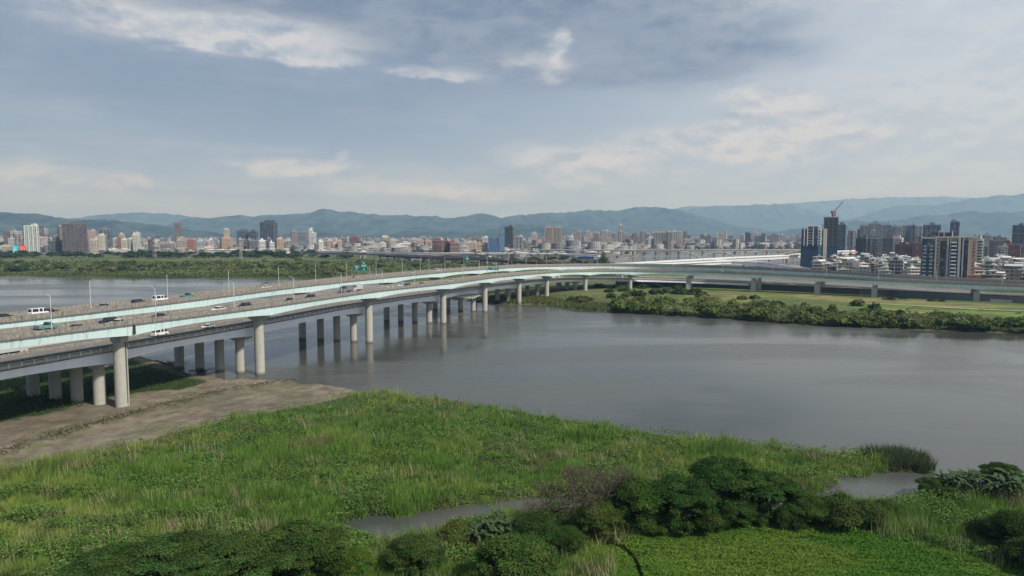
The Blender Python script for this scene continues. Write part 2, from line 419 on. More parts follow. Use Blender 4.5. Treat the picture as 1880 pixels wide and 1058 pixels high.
#@@SPLIT
# ------------------------------------------------------------------ land, river
def poly(px, z=0.0): return [P(a, b, z) for a, b in px]
SHORE = [(-500, 640), (-200, 646), (120, 650), (225, 652), (262, 655), (290, 664), (322, 676), (352, 690), (395, 694), (430, 700), (462, 697), (500, 700),
         (545, 705), (600, 708), (655, 718), (700, 728), (760, 733), (830, 740), (900, 752), (1000, 768), (1100, 785), (1200, 800),
         (1290, 811), (1380, 822), (1480, 832), (1560, 836), (1640, 838), (1700, 848), (1712, 857), (1706, 866), (1660, 868), (1600, 869),
         (1560, 878), (1530, 892), (1500, 905), (1440, 914), (1330, 925), (1200, 930), (1080, 925), (985, 912), (900, 922), (850, 933), (780, 940), (700, 950), (640, 957), (618, 966),
         (630, 985), (690, 1000), (800, 985), (860, 965), (930, 950), (1000, 945), (1100, 950), (1250, 955), (1400, 948), (1480, 942), (1560, 936), (1640, 928), (1700, 910),
         (1730, 900), (1800, 896), (1880, 893), (2000, 892), (2300, 905)]
LAND_NEAR = poly(SHORE)+[(260, 60), (260, -300), (-400, -300), (-500, 250)]
FARSHORE = [(-900, 496), (-300, 503), (0, 507), (60, 508), (130, 509), (250, 510), (420, 511), (540, 511), (600, 510), (650, 508), (672, 506), (668, 503), (645, 502), (640, 500.5), (690, 501), (730, 512), (770, 524), (800, 540), (812, 548), (850, 552),
            (880, 556), (930, 560), (985, 559), (1010, 561), (1060, 570), (1110, 573), (1150, 576), (1220, 580), (1280, 583), (1340, 587), (1400, 592), (1450, 596),
            (1520, 600), (1600, 603), (1680, 606), (1760, 609), (1830, 611), (1880, 614), (2000, 620), (2300, 640)]
LAND_FAR = poly(FARSHORE)+[(900, 300), (4000, 300), (26000, 12000), (26000, 26000), (-26000, 26000), (-26000, 1200), (-6000, 900)]
UPRIVER = poly([(1128, 487), (1150, 477), (1185, 467), (1230, 462), (1330, 460), (1440, 463), (1440, 468), (1380, 474), (1340, 480), (1300, 490), (1200, 492)])
MUD = poly([(-700, 930), (-200, 902), (0, 880), (80, 864), (160, 843), (250, 823), (330, 805), (400, 789), (470, 774), (540, 760), (600, 746), (650, 732), (682, 722), (668, 708), (600, 697), (480, 690),
            (380, 680), (300, 655), (200, 645), (-200, 640), (-700, 640)])
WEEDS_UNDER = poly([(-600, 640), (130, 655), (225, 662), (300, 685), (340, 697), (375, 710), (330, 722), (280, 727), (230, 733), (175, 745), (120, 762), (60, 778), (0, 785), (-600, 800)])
MAT_ZONE = poly([(1120, 1075), (1110, 1030), (1140, 1000), (1240, 990), (1330, 968), (1450, 962), (1560, 985), (1650, 1010), (1720, 1030), (1790, 1050), (1880, 1070), (1900, 1300), (1100, 1300)])
LAWN = poly([(1240, 560), (1300, 530), (1400, 538), (1500, 545), (1600, 552), (1750, 562), (1880, 569), (2200, 585), (2200, 600), (1880, 590), (1700, 585), (1560, 570), (1400, 560), (1300, 562)])
CHANNEL = poly([(1102, 975), (1108, 992), (1122, 1012), (1148, 1022), (1168, 1040), (1180, 1078), (1176, 1080), (1163, 1043), (1144, 1026), (1117, 1015), (1104, 994)])

def near_height(x, y, sd):
    return -1.6+2.7*sstep(-3.5, 3.5, sd)+0.35*(fbm(x*.08, y*.08, 1)-.5)+sstep(4, 40, sd)*.4
def build_ground():
    th = np.radians(np.linspace(-60, 60, 641))
    dep = [2, 6, 12, 20, 30, 40, 50, 60, 68]
    y = 1270.0
    while y > 450: dep.append(63500/(y-430)); y -= 1.75
    d = dep[-1]
    while d < 27000: d *= 1.13; dep.append(d)
    dep = np.array(dep); T, D = np.meshgrid(th, dep)
    X = np.tan(T)*D; Y = D
    near = Y < 420
    n1 = fbm(X*.03, Y*.03, 11); wob = (fbm(X*.25, Y*.25, 5)-.5)
    sdn = sdist(X, Y, LAND_NEAR)+wob*4*(Y < 420)
    sdf = sdist(X, Y, LAND_FAR)+wob*5
    sdu = sdist(X, Y, UPRIVER)
    zn = near_height(X, Y, sdn)
    zf = -1.6+3.2*sstep(-6, 8, sdf)+sstep(15, 160, sdf)*1.2
    zf = np.where(sdu > -10, np.minimum(zf, 2.8-4.4*sstep(-8, 6, sdu)), zf)
    Z = np.where(sdn > sdf, zn, zf)
    sdch = sdist(X, Y, CHANNEL); Z = Z-.8*sstep(-.8, .3, sdch)*(Y < 150)
    # mud flat: bulldozed mounds and berm
    sdm = sdist(X, Y, MUD)+(fbm(X*.1, Y*.1, 8)-.5)*5
    mud = sstep(-.6, .6, sdm)*near
    bx = poly([(-60, 870), (60, 828), (160, 798), (250, 772), (350, 745), (450, 722), (540, 706)])
    db = np.full(X.shape, 1e9)
    for i in range(len(bx)-1):
        (x0, y0), (x1, y1) = bx[i], bx[i+1]; L = (x1-x0)**2+(y1-y0)**2
        t = np.clip(((X-x0)*(x1-x0)+(Y-y0)*(y1-y0))/L, 0, 1); db = np.minimum(db, np.hypot(X-x0-t*(x1-x0), Y-y0-t*(y1-y0)))
    berm = np.exp(-((db+(fbm(X*.2, Y*.2, 3)-.5)*5)/2.4)**2)*mud
    Z = Z+berm*.9+mud*(fbm(X*.35, Y*.35, 21)-.5)*.7
    # albedo per kind of surface
    def mixc(a, b, f): return a*(1-f[..., None])+np.array(b)*f[..., None]
    col = np.zeros(X.shape+(3,)); col[:] = (.040, .062, .022)
    soil = sstep(.45, .7, fbm(X*.12, Y*.12, 31)); col = mixc(col, (.060, .066, .028), soil*.6)
    mudc = mixc(mixc(np.zeros_like(col)+np.array((.170, .150, .115)), (.125, .104, .076), sstep(.35, .7, fbm(X*.35, Y*.22, 41, 6))), (.190, .168, .128), sstep(.50, .75, fbm(X*.16+Y*.05, Y*.5-X*.25, 47, 6))*.8)
    # wheel tracks of the diggers along the flat
    mudc = mixc(mudc, (.082, .074, .056), sstep(.50, .66, fbm(X*.045, Y*.06, 57, 5))*.45); mudc = mixc(mudc, (.085, .095, .045), sstep(.58, .70, fbm(X*.12, Y*.12, 58, 5))*.6)
    tr = np.abs(((db+wob*1.5+40) % 5.5)-2.75); mudc = mixc(mudc, (.10, .085, .065), sstep(.6, .1, tr)*sstep(.35, .6, fbm(X*.07, Y*.07, 53))*.9)
    mudc = mixc(mudc, (.075, .075, .045), np.clip(berm*sstep(.35, .6, fbm(X*.4, Y*.4, 59)), 0, 1)*.9)
    col = np.where((mud > .5)[..., None], mudc, col)
    wet = sstep(3.5, .2, sdn)*near*(sdn > -4); col = mixc(col, (.06, .052, .042), wet*.8)
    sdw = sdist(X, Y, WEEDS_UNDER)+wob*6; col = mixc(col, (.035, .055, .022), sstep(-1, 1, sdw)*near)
    sdz = sdist(X, Y, MAT_ZONE); col = mixc(col, (.060, .105, .018), sstep(-4, 3, sdz)*near)
    col = mixc(col, (.038, .042, .022), sstep(-.7, .1, sdch)*near)
    far = sdf > sdn
    fc = np.zeros_like(col); fc[:] = (.075, .098, .038)
    fc = mixc(fc, (.105, .122, .050), sstep(.4, .65, fbm(X*.012, Y*.012, 61)))
    lawn = sdist(X, Y, LAWN); lc = mixc(np.zeros_like(fc)+np.array((.14, .165, .050)), (.20, .165, .085), sstep(.5, .72, fbm(X*.02, Y*.05, 67)))
    lc = mixc(lc, (.10, .17, .035), sstep(.5, .7, fbm(X*.03, Y*.08, 71)))
    lc = mixc(lc, (.085, .095, .040), sstep(.48, .62, fbm(X*.05, Y*.10, 73, 5))*.85)
    fl = sstep(-4, 4, lawn); fc = fc*(1-fl[..., None])+lc*fl[..., None]
    # built-up ground beyond the fields
    city = np.maximum(sstep(1450, 1560, Y)*(PXof(X, Y) < 700), sstep(980, 1080, Y)*(PXof(X, Y) >= 700))
    city = np.maximum(city, sstep(1230, 1300, PXof(X, Y))*sstep(590, 640, Y+(PXof(X, Y)-1300)*.12))
    green = sstep(.56, .66, fbm(X*.004, Y*.004, 77)); cc = mixc(np.zeros_like(fc)+np.array((.15, .15, .145)), (.05, .065, .035), green)
    fc = fc*(1-city[..., None])+cc*city[..., None]
    col = np.where(far[..., None], fc, col)
    col = col*(0.82+.36*fbm(X*.5, Y*.5, 91))[..., None]
    bed = Z < -.2; col[bed] = (.06, .055, .04)
    nr, nc = X.shape; idx = np.arange(nr*nc).reshape(nr, nc)
    f = np.stack([idx[:-1, :-1], idx[:-1, 1:], idx[1:, 1:], idx[1:, :-1]], -1).reshape(-1, 4)
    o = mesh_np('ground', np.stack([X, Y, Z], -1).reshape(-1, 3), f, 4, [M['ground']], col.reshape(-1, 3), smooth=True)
    tag(o, 'flat river plain of mud flat, grass banks and city ground', kind='structure')
    w = MB(); 
    xs = [-9000, -3000, -1000, -400, 0, 400, 1000, 3000, 9000]; ys = [-300, 0, 200, 500, 1000, 2500]
    for yy in ys:
        for xx in xs: w.v.append((xx, yy, 0))
    n = len(xs)
    for j in range(len(ys)-1):
        for i in range(n-1): w.f.append((j*n+i, j*n+i+1, (j+1)*n+i+1, (j+1)*n+i)); w.m.append(0)
    o = w.build('river_water', M['water'])
    tag(o, 'wide grey silty river with faint wind ripples', kind='structure')
build_ground()

def mountain(name, pts, Y, depth, seed, label, rough=14, m='hill'):
    """a range whose crest passes through the photo points (px, py) at distance Y"""
    pts = sorted(pts); a = [p[0] for p in pts]; b = [p[1] for p in pts]
    nx = 420; ny = 26
    pxs = np.linspace(a[0], a[-1], nx); top = np.interp(pxs, a, b)
    k = np.ones(5)/5; top = np.convolve(np.pad(top, 2, mode='edge'), k, 'valid')-(fbm(pxs*.09, pxs*0+seed, seed, 4)-.5)*3.2-(fbm(pxs*.5, pxs*0+seed, seed+5, 3)-.5)*1.6
    xs = (pxs-CX)/F*Y; hz = H+(HY-top)/F*Y
    edge = sstep(0, 22, np.arange(nx))*sstep(0, 22, nx-1-np.arange(nx))
    U, V = np.meshgrid(np.arange(nx), np.linspace(-1, 1, ny), indexing='xy')
    XX = xs[U.astype(int)]; YY = Y+V*depth
    r = 1-np.abs(V)**1.25
    spur = 1-2*np.abs(fbm(XX/(depth*.42)+V*.5, YY/(depth*.9), seed, 5)-.5)
    prof = r*(0.42+.58*spur); prof[ny//2] = 1
    crest = np.exp(-(V/.10)**2)
    prof = prof*(1-crest)+crest
    ZZ = np.maximum(hz, 4)[U.astype(int)]*prof*(.15+.85*edge[U.astype(int)])+(fbm(XX/260, YY/260, seed+9, 4)-.5)*rough*3*r
    ZZ = np.where(np.abs(V) > .99, -2, ZZ)
    idx = np.arange(nx*ny).reshape(ny, nx)
    f = np.stack([idx[:-1, :-1], idx[:-1, 1:], idx[1:, 1:], idx[1:, :-1]], -1).reshape(-1, 4)
    o = mesh_np(name, np.stack([XX, YY, ZZ], -1).reshape(-1, 3), f, 4, [M[m]], smooth=True)
    tag(o, label, kind='structure'); return o
mountain('hills', [(-300, 392), (-100, 384), (0, 390), (30, 391), (60, 391.5), (80, 395), (105, 401), (150, 404), (200, 405), (250, 409), (290, 416), (330, 421), (380, 427), (440, 436)], 7600, 1300, 3, 'dark wooded hills behind the left skyline')
mountain('hills', [(500, 434), (560, 426), (585, 421), (610, 425), (640, 430), (680, 434), (740, 428), (800, 424), (860, 428), (930, 416), (960, 411), (1000, 414), (1050, 421), (1100, 430), (1140, 434)], 8200, 1000, 13, 'low dark hills just behind the middle skyline')
mountain('mountains', [(300, 412), (330, 404), (370, 401), (400, 399), (430, 397), (470, 399), (488, 395), (520, 396), (545, 393), (570, 391), (590, 387), (600, 385.5), (612, 387), (625, 391), (640, 388), (655, 391), (680, 394), (700, 396), (730, 394), (760, 398), (800, 397), (830, 402), (860, 396), (890, 393), (920, 398), (960, 396), (1000, 398), (1060, 404), (1120, 412)],
         12000, 2000, 23, 'blue green mountain ridge with a round top left of middle', 20)
mountain('mountains', [(900, 402), (950, 397), (1000, 391), (1040, 390), (1080, 386), (1130, 387), (1180, 380.5), (1200, 380), (1240, 387), (1290, 399), (1330, 411), (1380, 421), (1450, 428), (1500, 432)],
         13200, 2000, 33, 'blue mountain ridge behind the middle skyline', 20)
mountain('mountains', [(100, 412), (130, 404), (180, 396), (230, 391.5), (290, 391), (340, 397), (400, 404), (470, 408)], 16500, 2000, 43, 'far pale blue ridge behind the left hills', 20)
mountain('mountains', [(1200, 398), (1240, 388), (1270, 384), (1300, 381), (1350, 381), (1390, 377), (1420, 375), (1445, 376), (1470, 382), (1500, 391), (1540, 402), (1580, 412), (1640, 424)], 18500, 2000, 53, 'hazy double ridge left of the crane tower', 20)
mountain('mountains', [(1180, 392), (1260, 380), (1330, 378), (1400, 377), (1480, 372), (1560, 366), (1640, 363), (1700, 362), (1800, 364), (2000, 360)], 22500, 1500, 63, 'faintest farthest ridge almost lost in the haze', 20)
mountain('mountains', [(1500, 421), (1540, 410), (1580, 398), (1610, 388), (1635, 379), (1650, 377), (1700, 379), (1740, 374), (1780, 366), (1820, 361), (1880, 356), (1960, 350), (2100, 346), (2300, 360)], 16500, 2000, 73, 'tall pale mountains at the right edge', 22)
mountain('mountains', [(1380, 431), (1440, 424), (1500, 414), (1560, 405), (1600, 408), (1650, 405), (1690, 399), (1740, 395), (1780, 387), (1815, 391), (1880, 389), (1960, 386), (2100, 380), (2300, 392)], 11000, 1800, 83, 'nearer blue hills behind the right hand towers', 20)

# ------------------------------------------------------------------ elevated roads
class Path:
    """smooth line through (x, y, z) points, sampled about every 3 m"""
    def __init__(s, pts, step=3.0):
        pts = [Vector(p) for p in pts]; q = [pts[0]*2-pts[1]]+pts+[pts[-1]*2-pts[-2]]
        out = []; s.knots = []
        for i in range(1, len(q)-2):
            p0, p1, p2, p3 = q[i-1:i+3]; n = max(2, int((p2-p1).length/step)); s.knots.append(len(out))
            for k in range(n):
                t = k/n
                out.append(0.5*((2*p1)+(-p0+p2)*t+(2*p0-5*p1+4*p2-p3)*t*t+(-p0+3*p1-3*p2+p3)*t**3))
        s.knots.append(len(out)); out.append(q[-2]); s.p = out; s.n = len(out)
        s.left = []
        for i in range(s.n):
            d = out[min(i+1, s.n-1)]-out[max(i-1, 0)]; s.left.append(Vector((-d.y, d.x, 0)).normalized())
        s.dist = [0]
        for i in range(1, s.n): s.dist.append(s.dist[-1]+(out[i]-out[i-1]).length)
    def at(s, i, off=0, dz=0): return s.p[i]+s.left[i]*off+Vector((0, 0, dz))
    def heading(s, i):
        d = s.p[min(i+1, s.n-1)]-s.p[max(i-1, 0)]; return math.atan2(d.y, d.x)
    def by_px(s, px, off=0, first=True):
        best = None
        prev = None
        for i in range(s.n):
            q = s.at(i, off)
            if q.y < 20: prev = None; continue
            x = PXof(q.x, q.y)
            if prev is not None and (prev-px)*(x-px) <= 0:
                f = (px-prev)/(x-prev+1e-9); best = i-1+min(max(f, 0), 1)
                if first: break
            prev = x
        return best
    def lerp(s, f, off=0, dz=0):
        i = int(f); i = min(max(i, 0), s.n-2); t = f-i
        return s.at(i, off, dz)*(1-t)+s.at(i+1, off, dz)*t
    def by_dist(s, d):
        i = int(np.searchsorted(s.dist, d)); return min(max(i, 0), s.n-1)

def ribbon(path, prof, i0=0, i1=None, closed=True):
    """sweep a profile [(offset, dz)] or function i->profile along the path"""
    i1 = path.n if i1 is None else i1
    mb = MB(); rows = []
    for i in range(i0, i1):
        pr = prof(i) if callable(prof) else prof
        rows.append(len(mb.v)); mb.v.extend([tuple(path.at(i, o, z)) for o, z in pr]); n = len(pr)
    for a, b in zip(rows, rows[1:]):
        for j in range(n if closed else n-1):
            k = (j+1) % n; mb.f.append((a+j, b+j, b+k, a+k)); mb.m.append(0)
    if closed:
        mb.f.append(tuple(range(rows[0], rows[0]+n))); mb.f.append(tuple(range(rows[-1]+n-1, rows[-1]-1, -1))); mb.m += [0, 0]
    return mb
def box_prof(o0, o1, z0, z1): return [(o0, z0), (o1, z0), (o1, z1), (o0, z1)]

def column(mb, x, y, z0, z1, r, n=20): mb.tube((x, y, z0), (x, y, z1), r, r, n)

def viaduct(name, label, path, width, supports, girder_mat, road_mat='asphalt', par_h=1.05, d0=2.0, dp=2.9, cat='viaduct', lanes=3, inset=.7,
            pier_r=1.7, cap=True, ribs=True, ground=None, rail=False, mark=True, zcap=.0, group=None, par_mat='parapet'):
    root = empty(name, tuple(path.at(0, 0, 0)))
    tag(root, label, cat, group)
    inv = Matrix.Translation(-Vector(path.at(0, 0, 0)))
    def fin(mb, nm, mats, parent=root, smooth=False):
        mb.v = [tuple(inv @ Vector(v)) for v in mb.v]
        return mb.build(nm, mats, parent, smooth)
    w = width/2
    sup_d = [path.dist[min(int(f), path.n-1)] for f in supports]
    def depth(i):
        if not sup_d: return d0
        d = path.dist[i]; k = min(range(len(sup_d)), key=lambda j: abs(sup_d[j]-d)); e = abs(sup_d[k]-d)
        half = 32.0
        if len(sup_d) > 1:
            kk = k+1 if d > sup_d[k] else k-1
            if 0 <= kk < len(sup_d): half = abs(sup_d[kk]-sup_d[k])/2
        t = min(e/half, 1); return d0+(dp-d0)*(1-t)**2.2
    deck = fin(ribbon(path, box_prof(-w, w, -.35, 0)), 'deck', M[road_mat])
    gird = fin(ribbon(path, lambda i: [(-w+inset+.5, -.35-depth(i)), (w-inset-.5, -.35-depth(i)), (w-inset, -.354), (-w+inset, -.354)]), 'girder', M[girder_mat])
    if girder_mat in ('teal', 'lavender'):
        at = gird.data.attributes.new('Along', 'FLOAT', 'POINT'); at.data.foreach_set('value', [path.dist[min(k//4, path.n-1)] for k in range(len(gird.data.vertices))])
    for sgn in (-1, 1):
        o = sgn*(w-.17)
        mb = ribbon(path, box_prof(o-.17, o+.17, .002, par_h) if not rail else box_prof(o-.17, o+.17, -.30, .72))
        # outer fascia and ribs
        if ribs:
            for i in range(0, path.n, 1):
                if path.p[i].y > 460: break
                p = path.at(i, sgn*(w+.07)); a = path.heading(i); Mx = Matrix.Translation(p) @ Matrix.Rotation(a, 4, 'Z')
                mb.box(-.22, .22, -.06, .12, -.30, par_h-.1, 0, Mx)
        fin(mb, 'parapet', M[par_mat] if not rail else M['concrete_pale'])
        if rail:
            rb = ribbon(path, box_prof(o-.05, o+.05, 1.12, 1.22)); rb2 = ribbon(path, box_prof(o-.03, o+.03, .74, .80))
            rb.add(rb2.v, rb2.f)
            acc = 0
            for i in range(0, path.n):
                if path.p[i].y > 420: break
                p = path.at(i, sgn*(w+.04)); Mx = Matrix.Translation(p) @ Matrix.Rotation(path.heading(i), 4, 'Z')
                rb.box(-.12, .12, -.09, .09, .05, 1.2, 0, Mx)
            fin(rb, 'railing', M['white_ramp'])
    if mark:
        mk = MB()
        for o in (-w+.75, w-.75):
            r_ = ribbon(path, [(o-.09, .012), (o+.09, .012)], closed=False); mk.add(r_.v, r_.f)
        lw = (width-2.2)/lanes
        for l in range(1, lanes):
            o = -w+1.1+l*lw
            for i in range(0, path.n-1, 3):
                q = [path.at(i, o-.09, .012), path.at(i+1, o-.09, .012), path.at(i+1, o+.09, .012), path.at(i, o+.09, .012)]
                mk.add(q, [(0, 1, 2, 3)])
        fin(mk, 'lane_markings', M['marking'], parent=deck)
    for si, f in enumerate(supports):
        i = min(int(round(f)), path.n-1); p = path.at(i, zcap); gz = 0 if ground is None else ground(p.x, p.y)
        top = p.z-.35-dp
        pr = pier_r(si) if callable(pier_r) else pier_r
        pm = MB(); Mx = Matrix.Translation(Vector((p.x, p.y, 0))) @ Matrix.Rotation(path.heading(i), 4, 'Z')
        hgt = 2.0 if cap else 0
        if pr > 0: column(pm, p.x, p.y, gz-3, top-hgt, pr)
        else: pm.box(pr*.7, -pr*.7, pr*1.15, -pr*1.15, gz-3, top-hgt, 0, Mx)
        pier = fin(pm, 'pier', M['pier'], smooth=False)
        if cap:
            cm = MB(); cw = min(w-inset-.2, 4.1) if p.y > 200 else 2.15
            cm.prism([(-cw, 0), (cw, 0), (cw, -.75), (abs(pr)*1.05, -1.999), (-abs(pr)*1.05, -1.999), (-cw, -.75)], -1.25, 1.25, 0,
                     Matrix.Translation(Vector((p.x, p.y, top-.004))) @ Matrix.Rotation(path.heading(i)+math.pi/2, 4, 'Z'))
            fin(cm, 'pier_cap', M['concrete_pale'], parent=pier)
    return root

# near twin of teal bridges: pier foot positions read off the photo
T1XY = [(-175, 22), (-154, 77), (-132, 134), (-110, 192), (-90, 244), (-66, 317), (-38.5, 385), (-17.5, 444), (5, 492), (27, 536), (62, 583), (103, 601), (152, 594), (199, 568), (241, 544), (274, 521), (330, 490), (402, 450), (540, 375), (680, 295)]
T1Z = [26.8, 26.6, 26.2, 25.3, 24.8, 24.2, 23.0, 22.3, 21.6, 20.6, 18.9, 18.2, 18.0, 17.4, 16.2, 15.4, 14.5, 13.7, 13.0, 12.5]
T2DZ = [0, 0, 0, 0, .8, 1.7, 2.7, 2.7, 2.7, 3.0, 3.4, 3.5, 3.3, 3.2, 3.4, 2.6, 1.6, 1.0, .6, .5]
T1K = [p+(z,) for p, z in zip(T1XY, T1Z)]
T1 = Path(T1K)
T1S = [T1.knots[i] for i in range(1, len(T1K)-1)]
viaduct('teal_viaduct', 'nearest of the two teal girder viaducts curving over the river on tall round piers', T1, 12.0, T1S, 'teal', par_h=1.15, d0=2.0, dp=3.0, inset=.32, pier_r=lambda si: -2.7 if si >= 11 else 1.7)
def offset_path(base, fo, fz, step=1):
    pts = []
    for i in range(0, base.n, 14):
        pts.append(tuple(base.at(i, fo(i), 0).xy)+(fz(i, base.p[i].z),))
    return Path(pts)
kJ = T1.knots[11]; kG = T1.knots[9]; kL = T1.knots[14]
def t2o(i):
    if i < kG: return 36.5
    t = min((i-kG)/(kL-kG), 1); return 36.5-18*t*t*(3-2*t)
T2 = offset_path(T1, t2o, lambda i, z: z+float(np.interp(i, T1.knots, T2DZ)))
def nearest(path, base, knots, off):
    out = []
    for k in knots:
        q = base.at(min(int(k), base.n-1), off(k)); out.append(min(range(path.n), key=lambda i: (path.p[i].xy-q.xy).length))
    return out
T2S = nearest(T2, T1, T1S, t2o)
viaduct('teal_viaduct', 'far teal girder viaduct running behind the near one on its outer side', T2, 12.0, T2S, 'teal', par_h=1.4, d0=2.2, dp=3.1, inset=.32)
def lo(i):
    if i < kG: return 17.5
    t = min((i-kG)/(kL-kG), 1); return 17.5+22*t*t*(3-2*t)
def lz(i, z):
    t = min(max((i-T1.knots[5])/(kG-T1.knots[5]), 0), 1); t2 = min(max((i-kG)/(kJ-kG), 0), 1); t3 = min(max((i-kJ)/(T1.knots[16]-kJ), 0), 1)
    return 17.1-3.2*t-3.6*t2-6.2*t3
LP = offset_path(T1, lo, lz)
kend = min(range(LP.n), key=lambda i: (LP.p[i].xy-T1.at(T1.knots[18], 36).xy).length)
LP2 = Path([tuple(LP.p[i]) for i in range(0, kend, 14)])
LPS = nearest(LP2, T1, [k for k in T1S if k <= T1.knots[11]], lo)
low = viaduct('river_bridge', 'wide lower road bridge with pale lavender girders and white railing under the teal viaducts', LP2, 28.0, [], 'lavender', par_h=.9, d0=2.0, rail=True, lanes=6, cat='bridge', ribs=False, inset=.35)
# haunched lavender edge girders and the pier bents of the lower bridge
def lower_bents():
    inv = Matrix.Translation(-low.location)
    sd = [LP2.dist[f] for f in LPS]
    def depth(i):
        d = LP2.dist[i]; k = min(range(len(sd)), key=lambda j: abs(sd[j]-d)); e = abs(sd[k]-d); half = 34
        kk = k+1 if d > sd[k] else k-1
        if 0 <= kk < len(sd): half = abs(sd[kk]-sd[k])/2
        if sd[k] > LP2.dist[LPS[7]]: return 2.0
        return 2.0+1.25*(1-min(e/half, 1))**2
    for s_ in (-1, 1):
        for o in (13.62, ):
            mb = ribbon(LP2, lambda i: box_prof(s_*o-.10, s_*o+.10, -.36-depth(i), -.02))
            mb.v = [tuple(inv @ Vector(v)) for v in mb.v]; mb.build('edge_girder', M['lavender'], low)
    # divider and dark fresh lane strip along the near side
    mb = ribbon(LP2, box_prof(-8.4, -8.0, .012, .75)); mb.v = [tuple(inv @ Vector(v)) for v in mb.v]; mb.build('median_barrier', M['parapet'], low)
    mb = ribbon(LP2, box_prof(3.0, 3.4, .012, .75)); mb.v = [tuple(inv @ Vector(v)) for v in mb.v]; mb.build('median_barrier', M['parapet'], low)
    mb = ribbon(LP2, [(-13.5, .008), (-8.5, .008)], closed=False); mb.v = [tuple(inv @ Vector(v)) for v in mb.v]; mb.build('resurfaced_lane', M['asphalt_dark'], low)
    for si, f in enumerate(LPS):
        p = LP2.p[f]; hd = LP2.heading(f); top = p.z-.36-3.25
        if si >= 7: top = p.z-.36-2.05
        Mx = Matrix.Translation(Vector((p.x, p.y, 0))) @ Matrix.Rotation(hd+math.pi/2, 4, 'Z')
        offs = (-9, 0.2, 9.4)
        cols = None
        for o in offs:
            pm = MB(); q = Mx @ Vector((o, 0, 0)); pm.tube((q.x, q.y, -3), (q.x, q.y, top-1.6), 1.6, 1.6, 20)
            pm.v = [tuple(inv @ Vector(v)) for v in pm.v]; pm.build('pier', M['pier'], low)
        cm = MB(); pts = [(-13.6, 0), (13.6, 0), (13.6, -1.5), (11.4, -2.3)]
        for o in (9.4, .2, -9): pts += [(o+1.7, -2.5), (o-1.7, -2.5)]+([(o-4.6, -1.25)] if o > -9 else [])
        pts += [(-13.6, -1.5)]
        cm.prism(pts, -1.5, 1.5, 0, Matrix.Translation(Vector((0, 0, top+.9-.004))) @ Mx)
        cm.v = [tuple(inv @ Vector(v)) for v in cm.v]; cm.build('pier_cap', M['concrete_pale'], low)
lower_bents()
def extra_viaduct(name, label, cat, pts, width, supports_every, gm, pr=1.2, par=1.0, d0=1.6, group=None, road='asphalt', phase=0.5, cap=False, pm='parapet'):
    p = Path(pts, 12.0); sup = []; d = supports_every*phase
    while d < p.dist[-1]: sup.append(p.by_dist(d)); d += supports_every
    return p, viaduct(name, label, p, width, sup, gm, road, par_h=par, d0=d0, dp=d0+.3, cat=cat, lanes=2, pier_r=pr, cap=cap, ribs=False, mark=False, group=group, par_mat=pm)
def W(px, py, Y): return (PD(px, Y), Y, ZT(py, Y))
# white interchange ramps and the far river crossings
RW1, _ = extra_viaduct('white_ramp', 'long white ramp rising rightwards to the netted tower, upper of the white ramps', 'ramp',
    [W(1030, 489, 850), W(1120, 486.5, 880), W(1250, 479.5, 930), (PD(1340, 970), 970, ZT(474.5, 970)), W(1430, 470.5, 1020), W(1480, 466.5, 1060), W(1530, 463, 1100), W(1600, 460, 1180)], 12, 46, 'white_ramp', d0=3.4, par=1.5, pr=1.1, pm='white_ramp')
RW2, _ = extra_viaduct('white_ramp', 'lower white ramp splitting off and dipping behind the teal viaduct', 'ramp',
    [W(1180, 487, 830), W(1240, 484.5, 860), W(1300, 481.5, 885), W(1340, 480.3, 900), W(1390, 482.5, 890), W(1430, 487, 870), W(1500, 496, 850)], 9, 42, 'white_ramp', d0=3.0, par=1.4, pr=1.0, pm='white_ramp')
RW3, _ = extra_viaduct('white_ramp', 'short white ramp between the two longer white ramps, merging leftwards', 'ramp',
    [W(1310, 477.5, 925), W(1370, 479.5, 940), W(1420, 483, 935), W(1470, 489, 925)], 8, 40, 'white_ramp', d0=2.2, pr=.9, pm='white_ramp')
RW4, _ = extra_viaduct('grey_ramp', 'grey ramp climbing steeply to the left side of the netted tower', 'ramp',
    [W(1425, 468.5, 1040), W(1450, 463.5, 1080), W(1480, 457, 1120), W(1530, 450, 1200)], 9, 40, 'greysteel', d0=1.6, pr=1.0)
ARC, arch = extra_viaduct('arched_bridge', 'long grey bridge over the upper river with curved struts on its middle piers', 'bridge',
    [W(985, 458.5, 1500), W(1140, 459.5, 1480), W(1300, 459.5, 1470), W(1480, 458.5, 1500), W(1700, 455, 1560)], 15, 24, 'concrete_pale', pr=1.7, d0=2.2, pm='concrete_pale')
def arch_struts():
    for cx in (1285, 1352):
        mb = MB(); Y = 1462
        x = PD(cx, Y)-arch.location.x; y = Y-arch.location.y; zt = ZT(462.5, Y)-arch.location.z; zb = -1-arch.location.z+.5
        for sg in (-1, 1):
            q = None
            for k in range(9):
                t = k/8; p = (x+sg*(2+40*t), y, zb+(zt-zb)*(1-(1-t)**2.0)*.98)
                if q: mb.tube(q, p, 1.5, 1.3, 6)
                q = p
        mb.build('curved_strut', M['concrete'], arch)
arch_struts()
extra_viaduct('white_bridge', 'thin white bridge line far up the river under the dense skyline', 'bridge', [W(1270, 449.5, 2500), W(1350, 448.5, 2500), W(1440, 447, 2520)], 12, 60, 'white_ramp', d0=2.5, par=2.2, pm='white_ramp')
extra_viaduct('elevated_road', 'pale elevated road crossing behind the middle of the teal viaducts', 'viaduct',
    [W(590, 461.5, 1500), W(700, 463.5, 1420), W(800, 464.8, 1350), W(900, 465, 1330), W(1000, 465.8, 1330), W(1040, 466.5, 1330), W(1100, 469, 1300)], 13, 45, 'white_ramp', d0=2.0, pr=1.3, pm='white_ramp')
